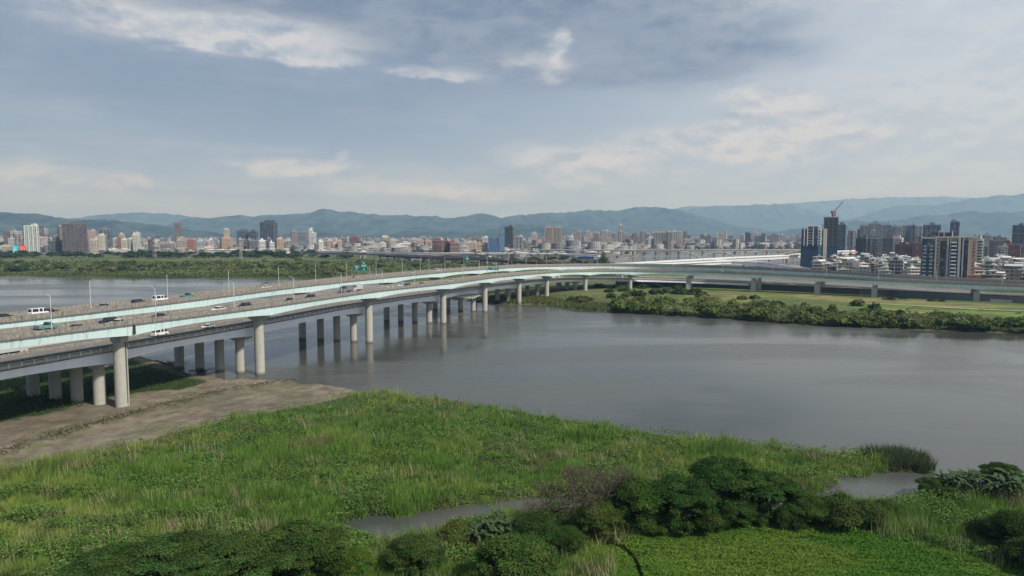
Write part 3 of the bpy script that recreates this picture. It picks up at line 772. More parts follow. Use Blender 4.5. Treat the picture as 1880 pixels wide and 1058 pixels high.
extra_viaduct('elevated_road', 'grey elevated road swinging towards the sign gantry left of the red one', 'viaduct',
    [W(560, 465, 1400), W(620, 466, 1330), W(690, 467.5, 1250), W(760, 469.5, 1180), W(830, 472, 1130), W(930, 476, 1050)], 12, 42, 'concrete_pale', d0=1.9, pr=1.3)
extra_viaduct('elevated_road', 'dark red girder road slanting down behind the far teal viaduct', 'viaduct',
    [W(700, 468.5, 1240), W(760, 471.5, 1150), W(830, 474.5, 1080), W(900, 477, 1010), W(970, 480.5, 950), W(1060, 485, 900)], 12, 38, 'redsteel', d0=2.2, pr=1.2)
extra_viaduct('elevated_road', 'pale slip road curving between the grey and red girder roads', 'viaduct',
    [W(745, 474, 1190), W(765, 468.8, 1230), W(800, 467.3, 1270), W(850, 467.5, 1280), W(900, 469.5, 1240)], 9, 36, 'concrete_pale', d0=1.5, pr=1.1)
extra_viaduct('elevated_road', 'low elevated road in front of the turquoise and red billboards', 'viaduct',
    [W(-160, 465, 1500), W(-40, 465.5, 1500), W(60, 466.5, 1500), W(150, 467.5, 1520), W(260, 468.5, 1550)], 14, 40, 'greysteel', d0=2.0, pr=1.5)
def red_gate(px, label):
    e = empty('river_gate_tower', (PD(px, 2300), 2300, 0)); tag(e, label, 'gate tower', 'red towers beyond the arched bridge')
    for sx in (-8, 8):
        mb = MB(); mb.box(sx-2, sx+2, -2, 2, 0, ZT(446, 2300)); mb.build('leg', M['cranered'], e)
    mb = MB(); mb.box(-10.01, 10.01, -2.2, 2.2, ZT(449.5, 2300), ZT(447.5, 2300)); mb.build('crossbeam', M['cranered'], e)
red_gate(1248, 'left one of two small red towers beyond the arched bridge')
red_gate(1320, 'right one of two small red towers beyond the arched bridge')

# levee, path, joints
def levee():
    pts = [P(1130, 526, 2), P(1200, 527, 2), P(1300, 530, 2), P(1400, 534, 2), P(1500, 539.5, 2), P(1560, 542.5, 2), P(1620, 545.5, 2), P(1740, 552, 2), P(1880, 559.5, 2), P(2050, 571, 2), P(2300, 590, 2)]
    p = Path([(x, y, 0) for x, y in pts], 6)
    root = empty('flood_wall', tuple(p.at(0))); tag(root, 'long concrete flood wall, left part coloured dark for shade, between the lawn and the car park', 'flood wall')
    inv = Matrix.Translation(-Vector(p.at(0)))
    def fin(mb, nm, m): mb.v = [tuple(inv @ Vector(v)) for v in mb.v]; mb.build(nm, m, root)
    k = min(range(p.n), key=lambda i: abs(PXof(p.p[i].x, p.p[i].y)-1572))
    fin(ribbon(p, box_prof(0, 1.2, -2, 7.6), 0, k+1), 'wall_section', M['levee'])  # shaded stretch: shadow of the road above painted as dark concrete
    M['levee2'] = mat_plain('grey_wall_concrete', (.17, .17, .165), .9, 0, .08, .5, (1, 1, .5))
    fin(ribbon(p, box_prof(0.02, 1.22, -2, 7.2), k), 'wall_section', M['levee2'])
    cp = ribbon(p, box_prof(-.25, 1.45, 7.604, 8.1), 0, k+1); fin(cp, 'coping', M['concrete_pale'])
    gp = ribbon(p, box_prof(-.25, 1.45, 7.204, 7.6), k); fin(gp, 'coping', M['levee'])
    # low green-blue gates in the wall near the right edge
    for px, wd, mt, nm in ((1667, 10, 'netteal', 'gate_panel'), (1705, 9, 'netteal', 'gate_panel'), (1745, 8, 'netteal', 'gate_panel'), (1786, 18, 'netteal', 'gate_panel'), (1840, 30, 'concrete_pale', 'gate_panel')):
        i = min(range(p.n), key=lambda j: abs(PXof(p.p[j].x, p.p[j].y)-px)); Mx = Matrix.Translation(p.at(i, -.15)) @ Matrix.Rotation(p.heading(i), 4, 'Z')
        mb = MB(); mb.box(-wd/2*.42, wd/2*.42, -.12, .12, 0, 4.6, 0, Mx); fin(mb, nm, M[mt])
    # the raised car park behind the wall
    d = ribbon(p, [(1.3, 3.2), (46, 3.4)], closed=False); o = d.build('car_park', M['asphalt']); tag(o, 'asphalt car park and road behind the flood wall', kind='structure')
    f = ribbon(p, [(-4.2, 2.15), (-1.0, 2.15)], closed=False); o = f.build('embankment_path', M['path']); tag(o, 'narrow pale path along the foot of the flood wall', kind='structure')
    return p
LEV = levee()
def strip_path():
    pts = [P(x, y, 1.6) for x, y in ((1590, 560.5), (1640, 563), (1700, 566), (1745, 569), (1800, 572), (1880, 575), (1960, 579))]
    p = Path([(x, y, 3.05) for x, y in pts], 5)
    o = ribbon(p, [(-1.0, 0), (1.0, 0)], closed=False).build('path', M['path']); tag(o, 'pale footpath curving across the riverside lawn', kind='structure')
strip_path()

# ------------------------------------------------------------------ street lamps, signs, traffic
def lamp_proto(z, h=9.2):
    root = empty('street_lamp')
    mb = MB(); mb.tube((0, 0, 0), (0, 0, h), .12, .08, 8); mb.tube((0, 0, 0), (0, 0, .5), .24, .2, 8); mb.build('pole', M['lampsteel'], root)
    mb = MB(); mb.tube((0, 0, h-.1), (0, 1.0, h+.45), .06, .05, 6); mb.tube((0, 1.0, h+.45), (0, 1.5, h+.5), .05, .05, 6); mb.build('arm', M['lampsteel'], root)
    mb = MB(); mb.box(-.14, .14, 1.4, 2.0, h+.42, h+.56); mb.build('lamp_head', M['galv'], root)
    return root
lamp0 = lamp_proto(0); used = [False]
def put_lamp(path, px, off, side, label, group, dz=0.0):
    f = path.by_px(px, off)
    if f is None: return
    p = path.lerp(f, off, dz)
    o = copy_tree(lamp0) if used[0] else lamp0; used[0] = True
    o.location = p; i = min(max(int(round(f)), 1), path.n-2); o.rotation_euler = (0, 0, path.heading(i)+(math.pi if side > 0 else 0))
    tag(o, label, 'street lamp', group)
near_l = [91, 284, 429, 539, 627, 702, 761]
names = ['first', 'second', 'third', 'fourth', 'fifth', 'sixth', 'seventh', 'eighth', 'ninth', 'tenth']
for k, px in enumerate(near_l):
    put_lamp(T1, px, -5.4, -1, '%s lamp from the left on the near edge of the near teal viaduct' % names[k], 'lamps on the near edge of the near teal viaduct', .0)
far_l = [165, 307, 420, 512, 580, 637, 691, 739, 772, 788]
for k, px in enumerate(far_l):
    put_lamp(T2, px, 5.4, 1, '%s lamp from the left along the far edge of the far teal viaduct' % names[k], 'lamps on the far edge of the far teal viaduct', .0)
for px in (817, 852, 895, 933, 966, 1003, 1046, 1095, 1150, 1213, 1290, 1368, 1448, 1536, 1640, 1752):
    put_lamp(T2, px, 5.4, 1, 'small distant lamp on the outer curve of the far teal viaduct', 'distant lamps on the far teal viaduct')
for px in (811, 850, 880, 912, 940, 985, 1033, 1097, 1160, 1235, 1325, 1418, 1516, 1612, 1718, 1840):
    put_lamp(T1, px, -5.4, -1, 'small distant lamp on the curve of the near teal viaduct', 'distant lamps on the near teal viaduct')

def gantry(path, px, panels, label, span=11.6, off0=-5.8, h=6.6, back=False):
    f = path.by_px(px, off0); i = min(max(int(round(f)), 1), path.n-2); hd = path.heading(i)
    p = path.at(i, 0); root = empty('sign_gantry', p, hd); tag(root, label, 'road sign')
    for s_ in (-1, 1):
        mb = MB(); mb.tube((0, s_*span/2, 0), (0, s_*span/2, h), .16, .14, 8); mb.build('post', M['galv'], root)
    mb = MB()
    for dx, dz in ((-.4, 0), (.4, 0), (-.4, .8), (.4, .8)): mb.tube((dx, -span/2, h-.9+dz), (dx, span/2, h-.9+dz), .06, .06, 5)
    n = 9
    for k in range(n):
        y0 = -span/2+span*k/n; y1 = y0+span/n; mb.tube((-.4, y0, h-.9), (-.4, y1, h-.1), .04, .04, 4); mb.tube((.4, y0, h-.1), (.4, y1, h-.9), .04, .04, 4)
    mb.build('truss_beam', M['galv'], root)
    for (yc, wd, z0, z1, marks) in panels:
        mb = MB(); mb.box(-.56, -.46, yc-wd/2, yc+wd/2, z0, z1); pn = mb.build('sign_panel', M['signgreen'], root)
        mk = MB()
        mk.box(-.585, -.565, yc-wd/2+.08, yc+wd/2-.08, z1-.16, z1-.08); mk.box(-.585, -.565, yc-wd/2+.08, yc+wd/2-.08, z0+.08, z0+.16)
        for (a, b, c, d) in marks: mk.box(-.585, -.566, yc+a*wd, yc+b*wd, z0+(z1-z0)*c, z0+(z1-z0)*d)
        mk.build('lettering', M['signwhite'], pn)
glyph = [(-.34, -.2, .62, .84), (-.14, .0, .62, .84), (.06, .2, .62, .84), (-.3, .22, .42, .52), (-.03, .03, .14, .34), (-.09, .09, .14, .2)]
glyph2 = [(-.1, .1, .74, .9), (-.34, -.22, .45, .68), (-.16, -.04, .45, .68), (.04, .16, .45, .68), (.22, .34, .45, .68), (-.04, .04, .12, .34), (-.12, .12, .12, .19)]
gantry(T2, 679, [(2.4, 4.4, 4.3, 7.5, glyph), (-2.4, 4.4, 4.3, 9.3, glyph2)], 'sign gantry with two green panels over the far teal viaduct')
gantry(T2, 882, [(4.0, 3.8, 4.6, 10.0, glyph2)], 'sign gantry with one tall green panel where the far viaduct bends', h=6.6)
gantry(T1, 924, [(1.2, 7.6, 4.0, 7.0, glyph+[(-.47, -.4, .5, .8), (.3, .44, .55, .85)])], 'sign gantry with a wide green panel on the near viaduct bend', h=6.2)

def vehicle(kind, L, Wd, Hh, name):
    root = empty(name)
    prof = {'sedan': [(-.5, .16), (.5, .16), (.5, .42), (.46, .52), (.26, .60), (-.34, .62), (-.48, .58), (-.5, .4)],
            'suv': [(-.5, .15), (.5, .15), (.5, .42), (.46, .54), (.28, .60), (-.48, .62), (-.5, .5)],
            'van': [(-.5, .12), (.5, .12), (.5, .38), (.44, .50), (.40, .53), (-.49, .56), (-.5, .5)],
            'truck': [(.22, .12), (.5, .12), (.5, .55), (.47, .62), (.22, .62)],
            'pickup': [(-.5, .2), (.5, .2), (.5, .46), (.46, .56), (.2, .6), (-.5, .6)]}[kind]
    cabin = {'sedan': [(-.34, .62), (.26, .60), (.12, .97), (-.02, 1.0), (-.2, .98)],
             'suv': [(-.48, .62), (.28, .60), (.17, .97), (.0, 1.0), (-.42, .98)],
             'van': [(-.49, .56), (.42, .52), (.34, .95), (.2, 1.0), (-.47, 1.0)],
             'truck': [(.22, .62), (.47, .62), (.43, .9), (.38, .93), (.22, .93)],
             'pickup': [(-.08, .6), (.24, .59), (.14, .97), (-.04, 1.0)]}[kind]
    def lf(o, y): return [(x*L, z*Hh) for x, z in o]
    mb = MB(); mb.prism(lf(prof, 0), -Wd/2, Wd/2)
    b = mb.build('body', M['carpaint'], root)
    # glass house tapering inwards
    mb = MB(); pts = lf(cabin, 0); n = len(pts); zb = min(z for x, z in pts); zt = max(z for x, z in pts)
    for y in (-1, 1):
        for x, z in pts: mb.v.append((x, y*(Wd/2*.97-(z-zb)/(zt-zb+1e-6)*.16*Wd*(0.35 if kind in ('van', 'truck') else 1)), z+.002))
    fs = [tuple(range(n)), tuple(range(2*n-1, n-1, -1))]+[(i, n+i, n+(i+1) % n, (i+1) % n) for i in range(n)]
    mb.f = fs; mb.m = [0]*len(fs); mb.build('windows', M['glass_dark'], root)
    rf = MB(); x0 = min(x for x, z in pts if z > zb+.8*(zt-zb)); x1 = max(x for x, z in pts if z > zb+.8*(zt-zb))
    k = .34 if kind not in ('van', 'truck') else .44
    rf.prism([(x0-.02*L, zt-.03), (x1, zt-.06), (x1-.04*L, zt+.035), (x0, zt+.03)], -Wd*k, Wd*k)
    for xx in ((x0+x1)/2,):
        for s_ in (-1, 1): rf.tube((xx, s_*Wd*k, zt), (xx, s_*Wd*.475, zb), .05, .05, 4)
    if kind == 'van':
        for xx in (-.49*L, -.1*L, .14*L):
            for s_ in (-1, 1): rf.box(xx, xx+.05*L, s_*Wd*.47-.04, s_*Wd*.47+.04, zb, zt)
    rf.build('roof', M['carpaint'], root)
    wr = .33 if kind in ('sedan', 'suv', 'pickup') else .40
    axl = [.31, -.30] if kind != 'truck' else [.36, -.2, -.36]
    for ax in axl:
        for s_ in (-1, 1):
            wm = MB(); wm.tube((ax*L, s_*(Wd/2-.2), wr), (ax*L, s_*(Wd/2+.01), wr), wr, wr, 12); wh = wm.build('wheel', M['rubber'], root)
            hm = MB(); hm.tube((ax*L, s_*(Wd/2+.012), wr), (ax*L, s_*(Wd/2+.03), wr), wr*.55, wr*.5, 8); hm.build('hubcap', M['galv'], wh)
    for s_ in (-1, 1):
        hm = MB(); hm.box(.5*L-.03, .5*L+.012, s_*Wd*.36-.16, s_*Wd*.36+.16, .36*Hh, .42*Hh+.05); hm.build('headlight', M['galv'], root)
        hm = MB(); xr = -.5*L; hm.box(xr-.012, xr+.03, s_*Wd*.40-.12, s_*Wd*.40+.12, .36*Hh, .42*Hh+.05); hm.build('tail_light', M['lamp_red'], root)
    if kind == 'truck':
        hm = MB(); hm.box(-.5*L, .205*L, -Wd/2-.03, Wd/2+.03, .30*Hh, 1.0*Hh); hm.build('cargo_box', M['carpaint'], root)
        hm = MB(); hm.box(-.5*L, .25*L, -Wd/2*.5, Wd/2*.5, .16*Hh, .296*Hh); hm.build('chassis', M['darksteel'], root)
    return root
protos = {'sedan': ('sedan', 4.7, 1.82, 1.45, 'car'), 'suv': ('suv', 4.7, 1.88, 1.72, 'car'), 'van': ('van', 5.3, 1.95, 2.2, 'van'), 'truck': ('truck', 7.5, 2.3, 3.1, 'box_truck'), 'pickup': ('pickup', 5.4, 1.9, 1.85, 'pickup')}
made = {}
def put_vehicle(kind, colr, path, px, off, label, group, rev=False, dz=.02):
    f = path.by_px(px, off)
    if f is None: return None
    p = path.lerp(f, off, dz); i = min(max(int(round(f)), 1), path.n-2)
    if kind in made: o = copy_tree(made[kind])
    else: o = made[kind] = vehicle(*protos[kind])
    o.location = p; hd = path.heading(i); 
    d = path.p[min(i+1, path.n-1)]-path.p[i-1]; sl = math.atan2(d.z, d.xy.length)
    o.rotation_euler = (0, sl if rev else -sl, hd+(math.pi if rev else 0))
    for ch in o.children: ch.color = tuple(colr)+(1,)
    tag(o, label, {'sedan': 'car', 'suv': 'car', 'van': 'van', 'truck': 'truck', 'pickup': 'pickup'}[kind], group)
    return o
WH = (.75, .75, .76); BK = (.02, .02, .025); GY = (.18, .18, .19); SV = (.42, .43, .44); DB = (.05, .055, .065)
g1 = 'vehicles on the near teal viaduct'; g2 = 'vehicles on the far teal viaduct'; g3 = 'vehicles on the lower bridge'
put_vehicle('sedan', WH, T1, 213, -3.4, 'white saloon above the first tall pier of the near viaduct', g1, True)
put_vehicle('suv', BK, T1, 196, 0.6, 'black car just left of the white saloon on the near viaduct', g1, True)
put_vehicle('sedan', BK, T1, 290, -1.0, 'black saloon beside the second lamp of the near viaduct', g1, True)
put_vehicle('sedan', GY, T1, 136, -3.8, 'dark grey saloon half hidden by the ribbed parapet, left of the white saloon', g1, True)
put_vehicle('pickup', (.12, .25, .23), T1, 82, 4.0, 'turquoise work pickup at the left edge on the near viaduct', g1)
put_vehicle('sedan', WH, T1, 400, -1.5, 'white saloon before the third lamp of the near viaduct', g1, True)
put_vehicle('suv', BK, T1, 448, -1.5, 'black car just past the third lamp of the near viaduct', g1, True)
put_vehicle('sedan', DB, T1, 531, -1.5, 'dark saloon beside the fourth lamp of the near viaduct', g1, True)
put_vehicle('suv', BK, T1, 569, -1.5, 'black off-roader right of the fourth lamp of the near viaduct', g1, True)
put_vehicle('truck', GY, T1, 636, 1.8, 'left grey box truck of a pair by the fifth lamp', g1, True)
put_vehicle('truck', SV, T1, 654, 1.8, 'right silver box truck of a pair by the fifth lamp', g1, True)
put_vehicle('sedan', WH, T1, 718, -1.5, 'left white car of three close together past the sixth lamp', g1, True)
put_vehicle('suv', WH, T1, 738, 0.5, 'middle white car of three close together past the sixth lamp', g1, True)
put_vehicle('suv', BK, T1, 747, -2.8, 'black off-roader right of two white cars past the sixth lamp', g1, True)
put_vehicle('sedan', GY, T1, 774, -1.5, 'grey car near the fourth tall pier of the near viaduct', g1, True)
for px, cl, lb in ((828, SV, 'silver car before the first river bend of the near viaduct'), (1005, WH, 'white car on the near viaduct below the far grey city blocks'), (1200, WH, 'white car above the pier at the bushy end of the near viaduct'),
                   (1322, WH, 'left one of two white cars above the dark flood wall'), (1350, WH, 'right one of two white cars above the dark flood wall'), (1390, SV, 'silver car above the square pier by the lawn'),
                   (1426, WH, 'white car right of the silver one above the lawn'), (1494, GY, 'grey car on the near viaduct below the netted tower')):
    put_vehicle('sedan', cl, T1, px, 0, lb, g1, True)
put_vehicle('van', WH, T2, 68, 1.0, 'white minibus at the left edge of the far viaduct', g2)
put_vehicle('sedan', BK, T2, 88, 4.2, 'small black car right of the white minibus', g2)
put_vehicle('sedan', BK, T2, 4, 2.5, 'black car at the very left edge of the far viaduct', g2)
put_vehicle('sedan', GY, T2, 190, 1.5, 'low grey saloon after the first lamp of the far viaduct', g2)
put_vehicle('suv', DB, T2, 253, 1.5, 'dark grey car left of the white van on the far viaduct', g2)
put_vehicle('van', WH, T2, 293, 1.5, 'white van beside the second lamp of the far viaduct', g2)
put_vehicle('pickup', (.05, .22, .23), T2, 343, 2.5, 'turquoise pickup right of the second lamp of the far viaduct', g2)
put_vehicle('sedan', WH, T2, 490, 1.0, 'white saloon between the third and fourth lamps of the far viaduct', g2)
put_vehicle('sedan', WH, T2, 762, 1.0, 'white car past the green sign gantry on the far viaduct', g2)
put_vehicle('van', WH, T2, 803, 0.5, 'white van before the tall green sign of the far viaduct', g2)
put_vehicle('suv', WH, T2, 1258, 0, 'left white car of a pair where the white ramps meet', g2)
put_vehicle('sedan', WH, T2, 1278, 0, 'right white car of a pair where the white ramps meet', g2)
for px, off, kd, cl, lb in ((290, -2, 'van', WH, 'white van on the lower bridge below the second lamp'), (380, -3, 'sedan', WH, 'white car on the lower bridge right of the van'),
                        (14, 6, 'truck', SV, 'pale truck under the viaduct at the left edge'),
                        (1234, -4, 'sedan', WH, 'first white car on the lower road right of the bushes'), (1281, -6, 'sedan', SV, 'silver car on the lower road above the trees'),
                        (1410, -9, 'suv', WH, 'white car on the lower road above the dark flood wall'), (1437, -10, 'sedan', GY, 'grey car on the lower road above the dark flood wall'), (1452, -11, 'sedan', WH, 'white saloon rightmost on the lower road by the wall')):
    put_vehicle(kd, cl, LP2, px, off, lb, g3, dz=.03)
r2 = random.Random(5)
for k in range(64):        # the car park behind the wall
    row = k // 32; j = k % 32
    px = 1758+j*5.4+r2.uniform(-.8, .8)
    i = min(range(LEV.n), key=lambda q: abs(PXof(LEV.p[q].x, LEV.p[q].y)-px))
    kd = r2.choice(['sedan', 'suv', 'suv', 'van']); o = copy_tree(made[kd]); o.location = LEV.at(i, 7+row*9+r2.uniform(-.5, .5), 3.28)
    o.rotation_euler = (0, 0, LEV.heading(i)+math.pi/2+r2.uniform(-.08, .08))
    cl = r2.choice([WH, WH, WH, SV, SV, (.3, .05, .05), GY, (.1, .15, .25)])
    for ch in o.children: ch.color = tuple(cl)+(1,)
    tag(o, 'one of the vehicles parked close together behind the grey flood wall', 'parked car', 'vehicles in the car park behind the wall')

# drain pipes and the travelling scaffold
def small_bits():
    i = T1.knots[3]; p = T1.at(i, 0)
    mb = MB(); mb.tube((p.x+1.78, p.y+.4, .5), (p.x+1.78, p.y+.4, p.z-4), .16, .16, 8); o = mb.build('drain_pipe', M['concrete_pale']); tag(o, 'pale drain pipe running down the nearest tall pier', 'pipe')
    mb = MB(); mb.tube((p.x+1.55, p.y-.05, 2.5), (p.x+1.55, p.y-.05, p.z-5.5), .22, .3, 8); o = mb.build('drain_channel', M['levee']); tag(o, 'black stained drain channel beside the pale pipe on the nearest pier', 'pipe')
    # suspended lattice platform under the lower bridge
    k0 = LP2.by_px(836, -13); k1 = LP2.by_px(884, -13)
    if k0 and k1:
        root = empty('hanging_scaffold', LP2.lerp(k0, -14)); tag(root, 'grey lattice scaffold hung under the lower bridge beyond the fourth pier', 'scaffold')
        inv = -Vector(root.location); n = 14
        deckm = MB(); lat = MB(); q = []
        for k in range(n+1):
            t = k/n; sag = 2.2+2.8*(1-abs(2*t-1.2)/1.2 if t < 1 else 0)
            a = LP2.lerp(k0+(k1-k0)*t, -14.2, -.8)+inv; b = a-Vector((0, 0, sag)); q.append((a, b))
        for (a, b), (c, d) in zip(q, q[1:]):
            lat.tube(a, b, .09, .09, 4); lat.tube(a, d, .07, .07, 4); lat.tube(b, c, .07, .07, 4); lat.tube(a, c, .09, .09, 4)
            deckm.tube(b, d, .22, .22, 6)
        lat.build('lattice', M['galv'], root); deckm.build('platform', M['lampsteel'], root)
small_bits()

def expansion_joints():
    for path, k, w in ((T1, T1.knots[3], 6.0), (T2, T2S[1], 6.0)):
        i = int(k); Mx = Matrix.Translation(path.at(i, 0)) @ Matrix.Rotation(path.heading(i), 4, 'Z'); mb = MB()
        mb.box(-.28, .28, -w-.12, -w+.3, -3.0, -.3, 0, Mx); mb.box(-.28, .28, -w-.13, w+.13, .013, .05, 0, Mx)
        o = mb.build('expansion_joint', M['darksteel']); tag(o, 'black expansion joint slot above the nearest tall pier' if path is T1 else 'black expansion joint slot in the far teal girder', 'expansion joint')
expansion_joints()
# ------------------------------------------------------------------ vegetation
def quads(name, c, u, v, col, mat, parent=None, link=True, tri=False):
    """leaf quads (or blades when tri) from centres and half vectors"""
    if tri: co = np.stack([c-u, c+u, c+v], 1).reshape(-1, 3); k = 3
    else: co = np.stack([c-u-v, c+u-v, c+u+v, c-u+v], 1).reshape(-1, 3); k = 4
    n = len(c); f = np.arange(n*k).reshape(n, k)
    return mesh_np(name, co, f, k, [mat], np.repeat(col, k, 0), parent=parent, link=link)
def leaf_cloud(rs, clumps, n, size, tone, flat=.5, jit=.25, droop=0):
    """leaves spread over the shells of clumps [(x, y, z, rx, rz)]"""
    cl = np.array(clumps); w = cl[:, 3]**2; w /= w.sum(); k = rs.choice(len(cl), n, p=w)
    d = rs.normal(size=(n, 3)); d /= np.linalg.norm(d, axis=1)[:, None]; d[:, 2] = np.where(d[:, 2] < -.25, -d[:, 2]*.6, d[:, 2])
    rad = (rs.rand(n)**.45)*(1+.20*rs.normal(size=n))
    c = cl[k, :3]+d*np.stack([cl[k, 3], cl[k, 3], cl[k, 4]], 1)*rad[:, None]
    nrm = d*(1-flat)+rs.normal(size=(n, 3))*.45+np.array([0, 0, flat]); nrm /= np.linalg.norm(nrm, axis=1)[:, None]
    t = rs.normal(size=(n, 3)); u = np.cross(nrm, t); u /= np.linalg.norm(u, axis=1)[:, None]; v = np.cross(nrm, u)
    s = size*(.6+.8*rs.rand(n))
    u *= s[:, None]; v *= (s*.62)[:, None]
    ctone = .62+.76*rs.rand(len(cl)); hue = rs.rand(len(cl))
    col = np.array(tone)[None]*(ctone[k]*(1-jit/2+jit*rs.rand(n)))[:, None]
    col[:, 0] *= .8+.5*hue[k]; col[:, 2] *= .85+.3*rs.rand(n)
    return c, u, v, col
def limbs(mb, rs, base, tips, r0, twig=False):
    for t in tips:
        b = Vector(base); t = Vector(t); m = b.lerp(t, .5)+Vector((rs.normal()*.3, rs.normal()*.3, -.1*(t-b).length*.5))
        mb.tube(b, m, r0, r0*.6, 6, caps=False); mb.tube(m, t, r0*.6, r0*.22, 5, caps=False)
def tree_proto(seed, kind, Rr, Hh, n, leaf, tone, name, flat=.5, ncl=16):
    rs = np.random.RandomState(seed)
    root = empty(name); clumps = []; tips = []
    for i in range(ncl):
        a = rs.rand()*2*math.pi; q = math.sqrt(rs.rand())
        if kind == 'dome':        # rounded crown
            x, y = q*Rr*.74*math.cos(a), q*Rr*.74*math.sin(a); z = Hh*(.42+.36*math.sqrt(max(0, 1-q*q))*(.75+.35*rs.rand())); rr = Rr*(.26+.2*rs.rand())*(16/ncl)**.33; rz = rr*.75
        elif kind == 'flat':      # spreading layered crown
            x, y = q*Rr*.84*math.cos(a), q*Rr*.84*math.sin(a); z = Hh*(.62+.26*(1-q*q)*(.6+.5*rs.rand())); rr = Rr*(.22+.16*rs.rand())*(16/ncl)**.3; rz = rr*.40
        else:                     # bush down to the ground
            x, y = q*Rr*.72*math.cos(a), q*Rr*.72*math.sin(a); z = Hh*(.22+.42*(1-q*q*.8)*(.6+.5*rs.rand())); rr = Rr*(.28+.2*rs.rand())*(16/ncl)**.3; rz = min(rr*.85, Hh*.34)
        clumps.append((x, y, z, rr, rz)); tips.append((x, y, z-rz*.2))
    if kind in ('flat', 'dome') and ncl > 20:       # low skirt of leaves reaching towards the ground
        for i in range(34):
            a = i*.39+rs.rand()*.6; q = .55+.4*rs.rand(); clumps.append((Rr*q*math.cos(a), Rr*q*math.sin(a), Hh*(.12+.42*rs.rand()), Rr*.17, Rr*.15))
    tb = MB(); h0 = Hh*(.3 if kind != 'bush' else .08); tr = max(.09, Rr*.055)
    tb.tube((0, 0, -.6), (0, 0, h0), tr*1.25, tr, 8); limbs(tb, rs, (0, 0, h0-.05), tips[:9], tr*.6)
    tb.build('trunk', M['bark'], root)
    c, u, v, col = leaf_cloud(rs, clumps, n, leaf, tone, flat)
    c[:, 2] = np.maximum(c[:, 2], .1)
    quads('crown', c, u, v, col, M['leaf'], root)
    return root
TG = (.045, .075, .024)
def used_protos(): return set()
first_use = set()
def plant(proto, x, y, z, s, sz, label, cat, group=None, tint=(1, 1, 1), name=None, rz=None):
    o = proto if proto.name not in first_use else copy_tree(proto)
    first_use.add(proto.name) if o is proto else None
    o.location = (x, y, z); o.scale = (s, s, s*sz); o.rotation_euler = (0, 0, rnd.uniform(0, 6.28) if rz is None else rz)
    for ch in o.children: ch.color = tuple(tint)+(1,)
    tag(o, label, cat, group); return o
def gz_near(x, y):
    sd = float(sdist(np.array([x]), np.array([y]), LAND_NEAR)[0]); return float(near_height(np.array([x]), np.array([y]), np.array([sd]))[0])

# foreground trees, each its own
fg_flat = [tree_proto(100+i, 'flat', 5.6, 8.2, 74000, .085, (.050, .088, .023), 'spreading_tree', .62, 64) for i in range(3)]
fg_dome = [tree_proto(110+i, 'dome', 4.4, 7.6, 56000, .08, (.050, .086, .022), 'broadleaf_tree', .45, 52) for i in range(3)]
fg_bush = [tree_proto(120+i, 'bush', 3.2, 4.4, 28000, .075, (.058, .088, .024), 'shrub', .4, 34) for i in range(3)]
def big_leaf(seed, name):
    """clump of long arching broad blades (banana like)"""
    rs = np.random.RandomState(seed); root = empty(name); st = MB(); cs = []
    co = []; fc = []; col = []
    for k in range(9):
        bx, by = rs.normal(size=2)*1.3; hh = 1.8+rs.rand()*1.4; st.tube((bx, by, -.3), (bx+rs.normal()*.2, by, hh), .12, .07, 6)
        for j in range(8):
            a = rs.rand()*6.28; L = 1.7+rs.rand()*1.0; wd = .20+.10*rs.rand(); up = .9+rs.rand()*.9; b = len(co); m = 6
            for i in range(m+1):
                t = i/m; r = L*t; z = hh+up*t*1.6-1.9*t*t; ww = wd*math.sin(math.pi*(.12+.86*t)); px, py = bx+r*math.cos(a), by+r*math.sin(a)
                co += [(px-ww*math.sin(a), py+ww*math.cos(a), z), (px+ww*math.sin(a), py-ww*math.cos(a), z)]
                g = .8+.5*rs.rand(); col += [(.060*g, .095*g, .042*g)]*2
            for i in range(m): fc.append((b+2*i, b+2*i+1, b+2*i+3, b+2*i+2))
    st.build('stem', M['bark'], root)
    mesh_np('leaves', np.array(co), np.array(fc), 4, [M['leaf']], np.array(col), parent=root)
    return root
banana = big_leaf(5, 'broad_leaved_plant')
def bare_tree(seed):
    rs = np.random.RandomState(seed); root = empty('bare_tree'); tb = MB(); tw = MB()
    tb.tube((0, 0, -.5), (.3, 0, 3.2), .26, .18, 8)
    lv = []
    def grow(p, d, L, r, lvl):
        q = p+d*L; (tb if lvl < 3 else tw).tube(p, q, r, r*.62, 5 if lvl < 3 else 3, caps=False)
        if lvl >= 6: return
        for i in range(3 if lvl < 5 else 4):
            e = (d+Vector(rs.normal(size=3))*.52+Vector((0, 0, .10))).normalized(); grow(q, e, L*(.68+.18*rs.rand()), r*.62, lvl+1)
    for i in range(6):
        a = i*1.05+rs.rand()*.6; grow(Vector((.3, 0, 3.0)), Vector((math.cos(a)*.85, math.sin(a)*.85, .62+.3*rs.rand())).normalized(), 1.75, .15, 1)
    tb.build('trunk', M['bark'], root); tw.build('twigs', M['twig'], root)
    return root
bare = bare_tree(3)
def pt(px, py): x, y = P(px, py, 1.4); return x, y
